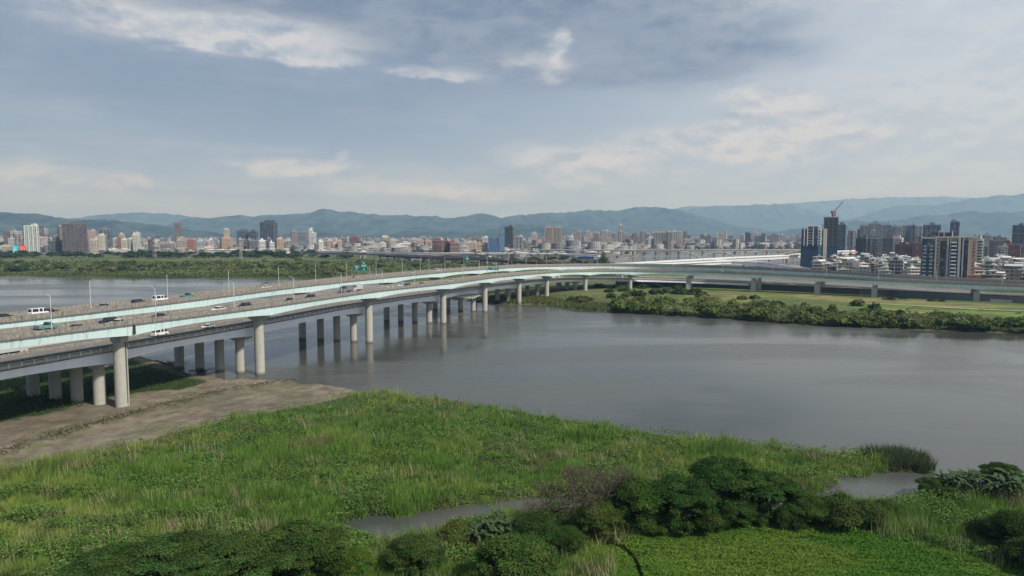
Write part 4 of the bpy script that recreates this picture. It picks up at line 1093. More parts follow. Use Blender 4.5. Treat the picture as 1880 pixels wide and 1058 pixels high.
FG = [  # proto, px, py of the foot, crown radius factor, height factor, tint, label, category
    (fg_flat[0], 550, 1068, 1.0, .85, (1, 1.05, .9), 'broad layered dark tree at the bottom edge, left of the creek end', 'tree'),
    (fg_flat[1], 330, 1100, 1.1, .78, (.85, .95, .9), 'wide flat topped tree cut by the bottom edge, left one of the row', 'tree'),
    (fg_flat[2], 440, 1092, 1.0, .80, (.9, 1, .9), 'wide flat topped tree at the bottom edge between two others', 'tree'),
    (fg_flat[1], 215, 1112, 1.0, .75, (.8, .9, .8), 'leftmost dark tree along the bottom edge', 'tree'),
    (fg_dome[0], 650, 1052, .60, .75, (1.25, 1.35, .85), 'bright green small tree right beside the creek end', 'tree'),
    (fg_dome[1], 762, 1050, .82, .78, (.95, 1.0, 1.0), 'rounded olive tree below the creek, centre left of the foreground', 'tree'),
    (fg_bush[0], 838, 1000, .75, 1.3, (1.25, 1.2, 1.0), 'tall thin olive shrub in front of the creek', 'shrub'),
    (fg_dome[2], 985, 1000, .80, .78, (.7, .85, .8), 'dark tree between the broad leaved plants and the bare tree', 'tree'),
    (fg_dome[0], 945, 1085, 1.1, .80, (1.05, 1.15, .95), 'large green tree at the bottom edge left of the narrow ditch', 'tree'),
    (fg_bush[1], 880, 1090, .8, .9, (1.1, 1.15, .9), 'low shrub at the bottom edge left of the large green tree', 'shrub'),
    (fg_dome[1], 1098, 985, .72, .95, (1.15, 1.05, .85), 'olive green tree whose trunk stands at the head of the ditch', 'tree'),
    (fg_dome[2], 1165, 968, .98, .90, (.85, 1.1, .8), 'dense mid green tree right of the bare brown tree', 'tree'),
    (fg_flat[0], 1250, 968, .88, .92, (.72, .95, .75), 'dark layered tree in the middle of the creek side row', 'tree'),
    (fg_flat[2], 1330, 948, .98, .98, (.68, .88, .72), 'highest dark layered tree of the creek side row', 'tree'),
    (fg_dome[0], 1345, 962, .70, .7, (.75, .95, .8), 'small dark tree under the highest layered tree', 'tree'),
    (fg_flat[1], 1412, 950, .80, .9, (.75, .95, .75), 'dark layered tree left of the gap showing the creek', 'tree'),
    (fg_dome[1], 1480, 962, .78, .80, (.85, 1.0, .8), 'dark tree right of the gap showing the creek', 'tree'),
    (fg_dome[2], 1225, 940, .62, .95, (.8, 1, .8), 'dark tree behind the gap left of the highest layered tree', 'tree'),
    (fg_dome[0], 1040, 1010, .55, .8, (.7, .85, .75), 'small dark tree at the foot of the bare trees', 'tree'),
    (fg_bush[1], 1300, 975, .8, 1.0, (.7, .9, .7), 'dark shrub filling the foot of the creek side row', 'shrub'),
    (fg_bush[0], 1200, 978, .8, 1.0, (.8, 1.0, .75), 'low green shrub at the foot of the dense mid green tree', 'shrub'),
    (fg_bush[2], 1445, 968, .7, 1.0, (.75, .9, .7), 'low dark shrub in front of the gap showing the creek', 'shrub'),
    (fg_bush[2], 1540, 965, 1.1, 1.15, (.85, .95, .85), 'dark round shrub near the right end of the creek side row', 'shrub'),
    (fg_bush[0], 1590, 962, .9, 1.1, (.75, .85, .8), 'last dark shrub of the creek side row before the grass', 'shrub'),
    (fg_dome[2], 1632, 948, .48, .75, (.95, 1.1, .8), 'small lone tree above the right end of the creek side row', 'tree'),
    (fg_flat[0], 1718, 905, .55, .70, (.8, .95, .8), 'dark spreading shrub at the left tip of the right bank thicket', 'shrub'),
    (fg_flat[1], 1838, 895, .62, .95, (.75, .9, .8), 'dark layered tree rising behind the right edge thicket', 'tree'),
    (fg_bush[1], 1880, 905, .9, 1.0, (.7, .85, .75), 'dark shrub at the right edge below the river', 'shrub'),
    (fg_dome[1], 1868, 1010, .95, .85, (.6, .75, .65), 'large dark tree cut by the right edge', 'tree'),
    (fg_bush[2], 1812, 990, .85, 1.1, (.65, .78, .7), 'dark shrub left of the large tree at the right edge', 'shrub'),
    (fg_bush[0], 1900, 1050, 1.2, 1.1, (.65, .8, .65), 'dark shrub in the lower right corner', 'shrub'),
    (fg_bush[1], 712, 1035, .45, .7, (1.1, 1.15, .9), 'small bush between the creek end and the olive tree', 'shrub'),
    (fg_bush[2], 20, 1100, .9, .8, (1.1, 1.1, .9), 'low bush in the lower left corner', 'shrub'),
    (fg_bush[2], 130, 1100, 1.1, .7, (1.3, 1.2, .9), 'yellowish low bush along the bottom left edge', 'shrub')]
for pr, px, py, s, sz, ti, lb, ct in FG:
    x, y = pt(px, py); s *= 1.28 if px < 1700 else 1.12; sz *= 1.14 if 1120 < px < 1460 and py < 980 else 1.0; plant(pr, x, y, gz_near(x, y)-.05, s, sz, lb, ct, tint=ti)
for px, py, s, lb in ((905, 985, 1.0, 'grey green clump of broad blades left of the dark tree by the creek'), (875, 1000, .85, 'smaller clump of broad blades in front of the creek'), (930, 1000, .9, 'broad bladed clump right of its grey green neighbour'),
                      (1765, 905, 1.15, 'left clump of broad arching blades on the right bank'), (1800, 905, 1.1, 'middle clump of broad arching blades on the right bank'), (1850, 915, 1.25, 'right clump of broad arching blades near the right edge')):
    x, y = pt(px, py); plant(banana, x, y, gz_near(x, y), s, 1, lb, 'plant', 'broad leaved plants in the foreground thickets', tint=(1, 1, 1))
for px, py, s, sz, lb in ((1082, 972, 1.35, 1.0, 'bare grey brown tree standing above the green creek side trees'), (1020, 966, 1.15, .75, 'lower bare brown tree left of the taller bare one'), (1125, 955, 1.15, 1.0, 'small bare tree just behind the tall bare one')):
    x, y = pt(px, py); plant(bare, x, y, gz_near(x, y), s, sz, lb, 'bare tree', tint=(1, 1, 1))

# tall grass, reeds, weeds and the low bright mat (nobody could count them)
def sample_px(rs, n, x0, x1, y0, y1, pw=1.0):
    px = rs.uniform(x0, x1, n); py = y0+(y1-y0)*rs.rand(n)**pw
    u = (px-CX)/F; v = (CY-py)/F; dy = math.cos(PITCH)+v*math.sin(PITCH); dz = -math.sin(PITCH)+v*math.cos(PITCH); k = (1.3-H)/dz
    return u*k, dy*k
def hgt(X, Y):
    sd = sdist(X, Y, LAND_NEAR)+(fbm(X*.25, Y*.25, 5)-.5)*4
    return near_height(X, Y, sd), sd
def build_grass():
    rs = np.random.RandomState(11)
    X1, Y1 = sample_px(rs, 52000, -260, 2140, 715, 1190, .8); X2, Y2 = sample_px(rs, 30000, -260, 2140, 715, 960, 1.0)
    X = np.concatenate([X1, X2]); Y = np.concatenate([Y1, Y2])
    Z, sd = hgt(X, Y)
    mud = sdist(X, Y, MUD)+(fbm(X*.1, Y*.1, 8)-.5)*5; mat = sdist(X, Y, MAT_ZONE)+(fbm(X*.15, Y*.15, 18)-.5)*8; ch = sdist(X, Y, CHANNEL)
    ok = (sd > .3) & (mud < 3.5*rs.rand(len(X))**3*(fbm(X*.5, Y*.5, 137) > .45)) & (mat < 0) & (ch < -.3)
    X, Y, Z, sd = X[ok], Y[ok], Z[ok], sd[ok]
    n = len(X); tall = fbm(X*.06, Y*.06, 101); pat = fbm(X*.035+3, Y*.05, 111); dry = fbm(X*.09, Y*.13, 121, 5); wv = fbm(X*.16, Y*.3, 131, 3)
    Ht = (.7+1.5*sstep(.35, .65, tall)+.9*sstep(.45, .7, fbm(X*.45, Y*.45, 133, 3)))*(.7+.6*rs.rand(n))
    wmask = fbm(X*.11+9, Y*.2, 141, 4); Ht = Ht*(1-.55*sstep(.50, .56, wmask))
    # the reed bed at the tip is taller
    tip = P(1660, 845); dt = np.hypot(X-tip[0], (Y-tip[1])*.8); Ht = np.where(dt < 9, 2.6+.7*rs.rand(n), Ht)
    K = 11
    cx = np.repeat(X, K)+rs.normal(size=n*K)*.28; cy = np.repeat(Y, K)+rs.normal(size=n*K)*.28; cz = np.repeat(Z, K)-.1
    h = np.repeat(Ht, K)*(.6+.5*rs.rand(n*K)); a = rs.rand(n*K)*6.283; lean = (.12+.5*rs.rand(n*K)**1.5)*h
    w = .035+.04*rs.rand(n*K)+.00025*(np.repeat(Y, K)-100).clip(0)
    b = rs.rand(n*K)*6.283
    c = np.stack([cx, cy, cz], 1); u = np.stack([w*np.cos(b), w*np.sin(b), 0*w], 1); v = np.stack([lean*np.cos(a)+.25*h*.3, lean*np.sin(a), h], 1)
    base = np.array([.125, .225, .044]); yel = np.array([.245, .305, .075]); dk = np.array([.075, .150, .032]); br = np.array([.200, .165, .085])
    f1 = sstep(.45, .68, pat)[:, None]; f2 = sstep(.42, .30, wv)[:, None]; f3 = sstep(.60, .74, dry)[:, None]
    cc = base*(1-f1)+yel*f1*.8+base*f1*.2; cc = cc*(1-.75*f2)+dk*.75*f2; cc = cc*(1-.65*f3)+br*.65*f3
    cc = np.where((dt < 9)[:, None], np.array([.060, .080, .040]), cc)
    cc = cc*(.65+.7*rs.rand(n))[:, None]*(.75+.5*fbm(X*.5, Y*.7, 135, 3))[:, None]
    col = np.repeat(cc, K, 0)*(.75+.5*rs.rand(n*K))[:, None]
    o = quads('tall_grass', c, u, v, col, M['grass'], tri=True); tag(o, 'tall green and yellowish river grass covering the near bank', 'grass', kind='stuff')
    # pale dry stalks standing in clumps
    m = 650; X0, Y0 = sample_px(rs, m, -260, 2140, 720, 1190, .9); k = rs.randint(18, 60, m); X = np.repeat(X0, k)+rs.normal(size=k.sum())*1.1; Y = np.repeat(Y0, k)+rs.normal(size=k.sum())*.8; hb = np.repeat(.8+.9*rs.rand(m), k); tn = np.repeat(rs.rand(m), k)
    Z, sd = hgt(X, Y); ok = (sd > .5) & (sdist(X, Y, MUD) < -1) & (sdist(X, Y, MAT_ZONE) < 1); X, Y, Z, hb, tn = X[ok], Y[ok], Z[ok], hb[ok], tn[ok]; n = len(X)
    a = rs.rand(n)*6.283; h = hb*(1.2+.9*rs.rand(n)); ln = .5*rs.rand(n)*h; w = .05+.03*rs.rand(n)
    cc = (np.array([.30, .27, .15])*tn[:, None]+np.array([.22, .28, .10])*(1-tn[:, None]))*(.6+.7*rs.rand(n))[:, None]
    o = quads('dry_stalks', np.stack([X, Y, Z+.3], 1), np.stack([w*np.cos(a+1), w*np.sin(a+1), 0*a], 1), np.stack([ln*np.cos(a), ln*np.sin(a), h], 1), cc, M['grass'], tri=True); tag(o, 'pale dry stalks standing in scattered clumps among the grass', 'dry stalks', kind='stuff')
    # leafy weeds in dark patches between the grass
    X, Y = sample_px(rs, 520000, -260, 2140, 715, 1190, .85); Z, sd = hgt(X, Y)
    wv = fbm(X*.11+9, Y*.2, 141, 4); mud = sdist(X, Y, MUD)+(fbm(X*.1, Y*.1, 8)-.5)*5; mat = sdist(X, Y, MAT_ZONE); ch = sdist(X, Y, CHANNEL)
    wu = sdist(X, Y, WEEDS_UNDER)+(fbm(X*.25, Y*.25, 5)-.5)*6
    ok = (sd > -.2) & (mud < 0) & (mat < -2) & (ch < -.05) & ((wv > .50) | (sd < 2.5))
    X, Y, Z, wv, sd = X[ok], Y[ok], Z[ok], wv[ok], sd[ok]; n = len(X)
    hz = (.3+1.5*sstep(.50, .62, wv)*(.6+.8*fbm(X*.6, Y*.6, 145, 3)))*(.5+.6*rs.rand(n))
    c = np.stack([X, Y, Z+hz], 1); nr = rs.normal(size=(n, 3))*.5+np.array([0, 0, .8]); nr /= np.linalg.norm(nr, axis=1)[:, None]
    u = np.cross(nr, rs.normal(size=(n, 3))); u /= np.linalg.norm(u, axis=1)[:, None]; v = np.cross(nr, u); s = .09+.08*rs.rand(n)
    g = fbm(X*.2, Y*.2, 151); cc = np.array([.085, .150, .034])*(.7+.6*rs.rand(n))[:, None]*(.7+.8*g)[:, None]
    o = quads('leafy_weeds', c, u*s[:, None], v*(s*.7)[:, None], cc, M['leaf']); tag(o, 'dark leafy weeds in patches between the tall grass', 'weeds', kind='stuff')
    # low bright mat of water plants, lower right
    X, Y = sample_px(rs, 380000, 1050, 2140, 945, 1200, .9); Z, sd = hgt(X, Y); mat = sdist(X, Y, MAT_ZONE)+(fbm(X*.15, Y*.15, 18)-.5)*8; ch = sdist(X, Y, CHANNEL)
    ok = (mat > -1.5) & (sd > 0) & (ch < -.12); X, Y, Z = X[ok], Y[ok], Z[ok]; n = len(X)
    wave = fbm(X*.35+Y*.1, Y*.9, 161, 4); yl = sstep(.4, .65, fbm(X*.05, Y*.08, 171))[:, None]
    c = np.stack([X, Y, Z+.08+.85*(wave-.3).clip(0)+.12*rs.rand(n)], 1)
    nr = rs.normal(size=(n, 3))*.45+np.array([0, 0, .8]); nr /= np.linalg.norm(nr, axis=1)[:, None]
    u = np.cross(nr, rs.normal(size=(n, 3))); u /= np.linalg.norm(u, axis=1)[:, None]; v = np.cross(nr, u); s = .07+.06*rs.rand(n)
    cc = (np.array([.068, .165, .022])*(1-yl)+np.array([.120, .195, .030])*yl)*(.65+.6*rs.rand(n))[:, None]
    o = quads('creeping_water_plants', c, u*s[:, None], v*s[:, None]*.8, cc, M['leaf']); tag(o, 'bright low mat of creeping plants in the lower right', 'ground cover', kind='stuff')
    # scrub under the viaducts and along the berm of the mud flat
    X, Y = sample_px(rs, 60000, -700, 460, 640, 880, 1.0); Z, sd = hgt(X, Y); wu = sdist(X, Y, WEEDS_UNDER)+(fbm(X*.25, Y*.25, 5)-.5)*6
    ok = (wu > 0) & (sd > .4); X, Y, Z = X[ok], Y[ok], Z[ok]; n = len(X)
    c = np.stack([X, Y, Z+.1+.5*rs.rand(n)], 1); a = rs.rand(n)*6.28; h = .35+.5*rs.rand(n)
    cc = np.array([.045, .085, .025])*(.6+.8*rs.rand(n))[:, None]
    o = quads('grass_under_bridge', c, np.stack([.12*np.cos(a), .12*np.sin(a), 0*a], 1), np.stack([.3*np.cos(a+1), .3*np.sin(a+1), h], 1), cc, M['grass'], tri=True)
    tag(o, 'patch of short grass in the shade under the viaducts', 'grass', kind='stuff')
    # dry debris and stubble on the berm
    bx = poly([(-60, 870), (60, 828), (160, 798), (250, 772), (350, 745), (450, 722), (540, 706)]); m = 2800
    seg = rs.randint(0, len(bx)-1, m); t = rs.rand(m); bx = np.array(bx); q = bx[seg]*(1-t)[:, None]+bx[seg+1]*t[:, None]
    X = q[:, 0]+rs.normal(size=m)*1.3; Y = q[:, 1]+rs.normal(size=m)*1.8; Z, sd = hgt(X, Y); ok = (fbm(X*.3, Y*.3, 191) > .42) & (sd > .5); X, Y, Z = X[ok], Y[ok], Z[ok]; m = len(X)
    a = rs.rand(m)*6.28; cc = np.where((rs.rand(m) < .35)[:, None], np.array([.05, .08, .03]), np.array([.22, .19, .13]))*(.5+.7*rs.rand(m))[:, None]
    c = np.stack([X, Y, Z+.7+.5*rs.rand(m)], 1)
    o = quads('dry_debris', c, np.stack([.26*np.cos(a), .26*np.sin(a), .1*rs.normal(size=m)], 1), np.stack([-.12*np.sin(a), .12*np.cos(a), .22+0*a], 1), cc, M['grass'], tri=True)
    tag(o, 'line of dry stalks and debris along the berm of the mud flat', 'debris', kind='stuff')
build_grass()
def driftwood():
    for (px, py, nm, lb) in ((318, 668, 'driftwood', 'tangle of driftwood in the shallows between the bridge columns'), (372, 682, 'driftwood', 'dark driftwood heap beside the second bent of columns'), (458, 699, 'driftwood', 'pale brushwood at the foot of the second tall pier')):
        rs = np.random.RandomState(px); mb = MB(); x, y = P(px, py, .2)
        for k in range(60):
            a = rs.rand()*6.28; p = Vector((rs.normal()*3, rs.normal()*1.4, rs.rand()*.6)); L = .6+rs.rand()*1.8
            mb.tube(p, p+Vector((L*math.cos(a), L*math.sin(a), rs.rand()*.9)), .10, .04, 4)
        o = mb.build(nm, M['bark'] if px < 400 else M['twig'], loc=(x, y, .1)); tag(o, lb, 'driftwood')
    mb = MB(); a = P(286, 663, .4); b = P(322, 672, .4)
    mb.tube((0, 0, .35), (b[0]-a[0], b[1]-a[1], .25), .45, .28, 8); o = mb.build('fallen_log', M['bark'], loc=(a[0], a[1], .1)); tag(o, 'long fallen log lying in the shallows under the viaducts', 'log')
driftwood()

# far bank: bushes and trees
fb = [tree_proto(200+i, 'bush', 4.2, 5.2, 900, .62, (.075, .095, .040), 'bush', .35, 12) for i in range(4)]
fd = [tree_proto(210+i, 'bush', 4.8, 6.6, 1300, .60, (.055, .080, .034), 'tree', .35, 15) for i in range(4)]
def in_far(x, y, m=3): return float(sdist(np.array([x]), np.array([y]), LAND_FAR)[0]) > m
r3 = random.Random(21)
cnt = 0
tones = [(1.2, 1.2, 1.1), (1.7, 1.5, 1.3), (.7, .85, .7), (1.4, 1.3, 1.1), (.9, 1.05, .8), (1.9, 1.7, 1.6)]
gl = 'bushes on the far left bank'
placed = []
while cnt < 235:                       # left bank thicket
    px = r3.uniform(-60, 700); py = r3.triangular(482, 504, 492)
    x, y = P(px, py, 2)
    if y < 860 and px < 620: continue
    if not in_far(x, y, 8): continue
    if any((x-a)**2+(y-b)**2 < 42 for a, b in placed): continue
    if px < 140 and 500 < py: continue
    placed.append((x, y)); pr = r3.choice(fb+fd[:2])
    far = 1.0 if py < 496 else .8
    plant(pr, x, y, 2.0, r3.uniform(1.2, 2.1), r3.uniform(.55, .85), 'rounded bush in the dense green belt on the far left bank', 'bush', gl, tint=r3.choice(tones)); cnt += 1
def undergrowth():
    rs = np.random.RandomState(41); n = 60000; px = rs.uniform(-80, 1130, n); py = 481+27*rs.rand(n); u = (px-CX)/F; v = (CY-py)/F
    dy = math.cos(PITCH)+v*math.sin(PITCH); dz = -math.sin(PITCH)+v*math.cos(PITCH); k = (2-H)/dz; X, Y = u*k, dy*k
    g = fbm(X*.035, Y*.02, 221, 3); ok = (sdist(X, Y, LAND_FAR) > 10) & (g > .40) & (sdist(X, Y, UPRIVER) < -8); X, Y, g = X[ok], Y[ok], g[ok]; n = len(X)
    c = np.stack([X, Y, 2+(g-.40)*16*rs.rand(n)**.6], 1); nr = rs.normal(size=(n, 3))*.5+np.array([0, -.3, .8]); nr /= np.linalg.norm(nr, axis=1)[:, None]
    a = np.cross(nr, rs.normal(size=(n, 3))); a /= np.linalg.norm(a, axis=1)[:, None]; b = np.cross(nr, a)
    o = quads('undergrowth', c, a*1.1, b*.8, np.array([.095, .118, .048])*(.6+.7*rs.rand(n))[:, None]*(.7+.7*fbm(X*.03, Y*.01, 231))[:, None], M['leaf']); tag(o, 'dense low undergrowth between the bushes of the far bank', 'undergrowth', kind='stuff')
undergrowth()
cnt = 0
while cnt < 95:                        # dark tree line before the left city
    px = r3.uniform(-40, 640); Y = r3.uniform(1340, 1560); x = PD(px, Y)
    if 60 < px < 110 and r3.random() < .6: continue
    plant(r3.choice(fd), x, Y, 3, r3.uniform(1.8, 3.2), r3.uniform(.5, .75), 'dark tree in the line between the fields and the left city', 'tree', 'dark tree line before the left city', tint=(.62, .75, .68)); cnt += 1
cnt = 0
while cnt < 60:                       # belt behind the far teal viaduct
    px = r3.uniform(620, 1010); py = r3.uniform(483, 503)-max(0, (px-700))*.05; x, y = P(px, py, 2)
    if not in_far(x, y, 6): continue
    plant(r3.choice(fb+fd), x, y, 2, r3.uniform(1.0, 1.8), r3.uniform(.6, .8), 'green bush in the belt right behind the far teal viaduct', 'bush', 'bushes behind the far teal viaduct', tint=r3.choice(tones)); cnt += 1
cnt = 0
while cnt < 34:                       # trees by the upper river
    px = r3.uniform(930, 1190); Y = r3.uniform(930, 1250); x = PD(px, Y)
    if float(sdist(np.array([x]), np.array([Y]), UPRIVER)[0]) > -12: continue
    plant(r3.choice(fd), x, Y, 2.5, r3.uniform(1.0, 1.9), r3.uniform(.55, .85), 'dark green tree between the low houses and the upper river', 'tree', 'trees by the upper river', tint=(.65, .8, .65)); cnt += 1
# right bank
def rb(px, py, s, sz, kind, tint, lab, grp):
    x, y = P(px, py, 1.6)
    if not in_far(x, y, .5): return
    plant(r3.choice(kind), x, y, 1.4, s, sz, lab, 'bush' if kind is fb else 'tree', grp, tint=tint)
shore = lambda px: float(np.interp(px, [930, 1010, 1060, 1110, 1150, 1280, 1400, 1520, 1680, 1830, 1880, 2000], [560, 561, 570, 573, 576, 583, 592, 600, 606, 611, 614, 620]))
hue = [(.7, .95, .6), (1.3, 1.35, .8), (1.4, 1.5, .9), (1.1, 1.25, .8), (1.45, 1.5, 1.1), (.8, 1.0, .6)]
for k in range(150):
    px = r3.uniform(1120, 1960); sh = shore(px)
    bandw = 30 if px < 1480 else (26 if px < 1700 else 17)
    py = sh-3-abs(r3.gauss(0, .5))*bandw
    if 1640 < px < 1830 and py < sh-22: continue
    rb(px, py, r3.uniform(.55, 1.35), r3.uniform(.8, 1.15), fb, r3.choice(hue), 'rounded bush in the thicket along the right bank waterline', 'waterline bushes on the right bank')
for px, py, s in ((1175, 545, 1.2), (1205, 542, 1.3), (1225, 540, 1.1), (1250, 542, 1.5), (1275, 543, 1.4), (1290, 548, 1.2), (1245, 533, 1.3), (1120, 538, 1.0), (1135, 532, 1.1), (1100, 530, 1.1), (1150, 537, .9), (1065, 556, 1.15), (1050, 553, .8), (1078, 553, .9), (1180, 532, 1.2), (1205, 530, 1.2), (1265, 526, 1.1)):
    rb(px, py, s, .75, fd, r3.choice([(.9, .95, .7), (.75, .85, .6), (1.0, .95, .75)]), 'olive tree among the piers at the bushy end of the viaduct', 'olive trees among the piers')
for px, py, s in ((1405, 563, .85), (1430, 564, .8), (1480, 575, .6), (1497, 573, .65), (1530, 574, .75), (1600, 580, .8), (1652, 577, .6), (1385, 565, .6), (1715, 580, .5)):
    rb(px, py, s, .9, fd, (.7, .85, .6), 'small round tree on the lawn edge behind the waterline bushes', 'small trees on the lawn edge')
for k in range(26):
    px = r3.uniform(1330, 1930); rb(px, shore(px)-r3.uniform(26, 42), r3.uniform(.18, .42), .8, fb, r3.choice(hue), 'small low shrub dotted over the riverside lawn', 'small shrubs on the lawn')
for px, py, s in ((1632, 553, .9), (1657, 552, .7), (1710, 556, .8), (1729, 557, .7), (1312, 530, .7)):
    rb(px, py, s, .62, fd, (.65, .75, .6), 'dark flat tree standing before the flood wall', 'dark trees before the flood wall')
def bank_scrub():
    rs = np.random.RandomState(43); n = 90000; px = rs.uniform(1130, 2000, n); sh = np.interp(px, [930, 1010, 1060, 1110, 1150, 1280, 1400, 1520, 1680, 1830, 1880, 2000], [560, 561, 570, 573, 576, 583, 592, 600, 606, 611, 614, 620])
    wd = np.interp(px, [1130, 1200, 1300, 1500, 1700, 2000], [16, 30, 34, 28, 20, 18]); py = sh-wd*rs.rand(n)**1.3
    u = (px-CX)/F; v = (CY-py)/F; dy = math.cos(PITCH)+v*math.sin(PITCH); dz = -math.sin(PITCH)+v*math.cos(PITCH); k = (1.5-H)/dz; X, Y = u*k, dy*k
    g = fbm(X*.10, Y*.08, 241, 4); ok = (sdist(X, Y, LAND_FAR) > .5) & (g > .36); X, Y, g = X[ok], Y[ok], g[ok]; n = len(X)
    c = np.stack([X, Y, 1.2+(g-.36)*15*rs.rand(n)**.55], 1); nr = rs.normal(size=(n, 3))*.5+np.array([0, -.3, .8]); nr /= np.linalg.norm(nr, axis=1)[:, None]
    a = np.cross(nr, rs.normal(size=(n, 3))); a /= np.linalg.norm(a, axis=1)[:, None]; b = np.cross(nr, a)
    o = quads('bank_scrub', c, a*.42, b*.30, np.array([.135, .155, .058])*(.5+.8*rs.rand(n))[:, None]*(.5+1.0*fbm(X*.07, Y*.05, 251, 3))[:, None], M['leaf']); tag(o, 'tangled mid green scrub between the waterline bushes of the right bank', 'scrub', kind='stuff')
bank_scrub()
def far_grass():
    rs = np.random.RandomState(31); C_ = []; U_ = []; V_ = []; K_ = []
    def strip(x0, x1, n, b0, b1, h, cols):
        px = rs.uniform(x0, x1, n); fs = np.array(FARSHORE, float); o = np.argsort(fs[:, 0]); sh = np.interp(px, fs[o, 0], fs[o, 1]); py = sh-b0-(b1-b0)*rs.rand(n)
        u = (px-CX)/F; v = (CY-py)/F; dy = math.cos(PITCH)+v*math.sin(PITCH); dz = -math.sin(PITCH)+v*math.cos(PITCH); k = (1.2-H)/dz; X = u*k; Y = dy*k
        ok = sdist(X, Y, LAND_FAR) > 1; X, Y = X[ok], Y[ok]; n = len(X); a = rs.rand(n)*6.28; hh = h*(.6+.7*rs.rand(n)); w = .25+.0006*Y
        C_.append(np.stack([X, Y, 0*X+.9], 1)); U_.append(np.stack([w*np.cos(a), w*np.sin(a), 0*a], 1)); V_.append(np.stack([.5*np.cos(a+2), .5*np.sin(a+2), hh], 1))
        g = fbm(X*.02, Y*.02, 181)[:, None]; cc = np.array(cols[0])*(1-g)+np.array(cols[1])*g; K_.append(cc*(.65+.6*rs.rand(n))[:, None])
    strip(900, 2000, 30000, .5, 14, 1.8, ((.085, .115, .035), (.135, .145, .060)))
    strip(1000, 1260, 12000, 6, 28, 1.2, ((.075, .125, .030), (.12, .15, .045)))
    strip(-60, 620, 22000, .3, 8, 2.2, ((.075, .105, .035), (.13, .145, .050)))
    o = quads('riverside_reeds', np.concatenate(C_), np.concatenate(U_), np.concatenate(V_), np.concatenate(K_), M['grass'], tri=True)
    tag(o, 'reeds and rough grass along the far river banks', 'reeds', kind='stuff')
far_grass()
# ------------------------------------------------------------------ the city
def face_rot(px, extra=0.0): return -math.atan((px-CX)/F)+R(extra)
def btower(name, px0, px1, ytop, Y, col, style, label, rot=None, depth=None, group=None, roofbits=True, cat='building', seed=0, slab=False, fins=0, base=2.5, crown=None, roofcol=None):
    rs = random.Random(seed*977+int(px0*7)); pxc = (px0+px1)/2
    k = math.hypot(1, (pxc-CX)/F); wd = abs(px1-px0)/F*Y*(1.0/k if rot is None else 1.0); dp = depth or wd*rs.uniform(.6, .95)
    ex = rs.uniform(-16, 16) if rot is None else rot
    # keep the apparent width right when the block is turned
    a = abs(R(ex)); wd2 = max(wd*.45, (wd-dp*math.sin(a)*.5)/max(math.cos(a), .5))
    x = PD(pxc, Y); top = ZT(ytop, Y)-base; root = empty(name, (x, Y, base), face_rot(pxc, ex)); tag(root, label, cat, group)
    w = wd2/2; d = dp/2
    mb = MB(); mb.box(-w, w, -d, d, -base-1, top); b = mb.build('wall', M[style], root); b.color = tuple(col)+(1,)
    tc = tuple(min(1, c*1.3+.04) for c in col)
    mb = MB()
    for (x0, x1, y0, y1) in ((-w-.2, w+.2, -d-.25, -d+.15), (-w-.2, w+.2, d-.15, d+.25), (-w-.25, -w+.15, -d+.151, d-.151), (w-.15, w+.25, -d+.151, d-.151)):
        mb.box(x0, x1, y0, y1, top-.6, top+.9)
    o = mb.build('roof_parapet', M['trim'], root); o.color = tc+(1,)
    if roofbits:
        mb = MB(); n = 2 if wd2 > 14 else 1
        for i in range(n):
            cx = rs.uniform(-w*.5, w*.5); ww = wd2*rs.uniform(.12, .22); hh = rs.uniform(2.5, 5.5)
            mb.box(cx-ww, cx+ww, -d*.5, d*.4, top+.002+i*.003, top+hh)
            mb.tube((cx+ww*.4, 0, top+hh), (cx+ww*.4, 0, top+hh+1.6), 1.0, 1.0, 8)
        o = mb.build('roof_hut', M['trim'], root); o.color = (min(1, col[0]*1.2), min(1, col[1]*1.2), min(1, col[2]*1.2), 1)
    if slab:
        mb = MB(); z = 3.3; m = rs.choice([.35, .6])
        while z < top-1: mb.box(-w*m, w*m, -d-1.1, -d-.003, z-.15, z+.75); z += 3.3
        o = mb.build('balcony_slabs', M['trim'], root); o.color = tc+(1,)
    if fins:
        mb = MB()
        for i in range(fins+1):
            cx = -w+2*w*i/fins; mb.box(cx-.35, cx+.35, -d-.7, -d-.003, 0, top-.7)
        o = mb.build('vertical_fins', M['trim'], root); o.color = tc+(1,)
    return root, w, d, top
BR = (.22, .13, .10); TAN = (.42, .34, .26); CR = (.55, .52, .45); WT = (.72, .72, .71); GR = (.30, .31, .32); DG = (.10, .115, .13); NV = (.06, .085, .12); PK = (.52, .36, .32); RD = (.27, .13, .10); OR = (.40, .17, .11); DB_ = (.13, .10, .09)
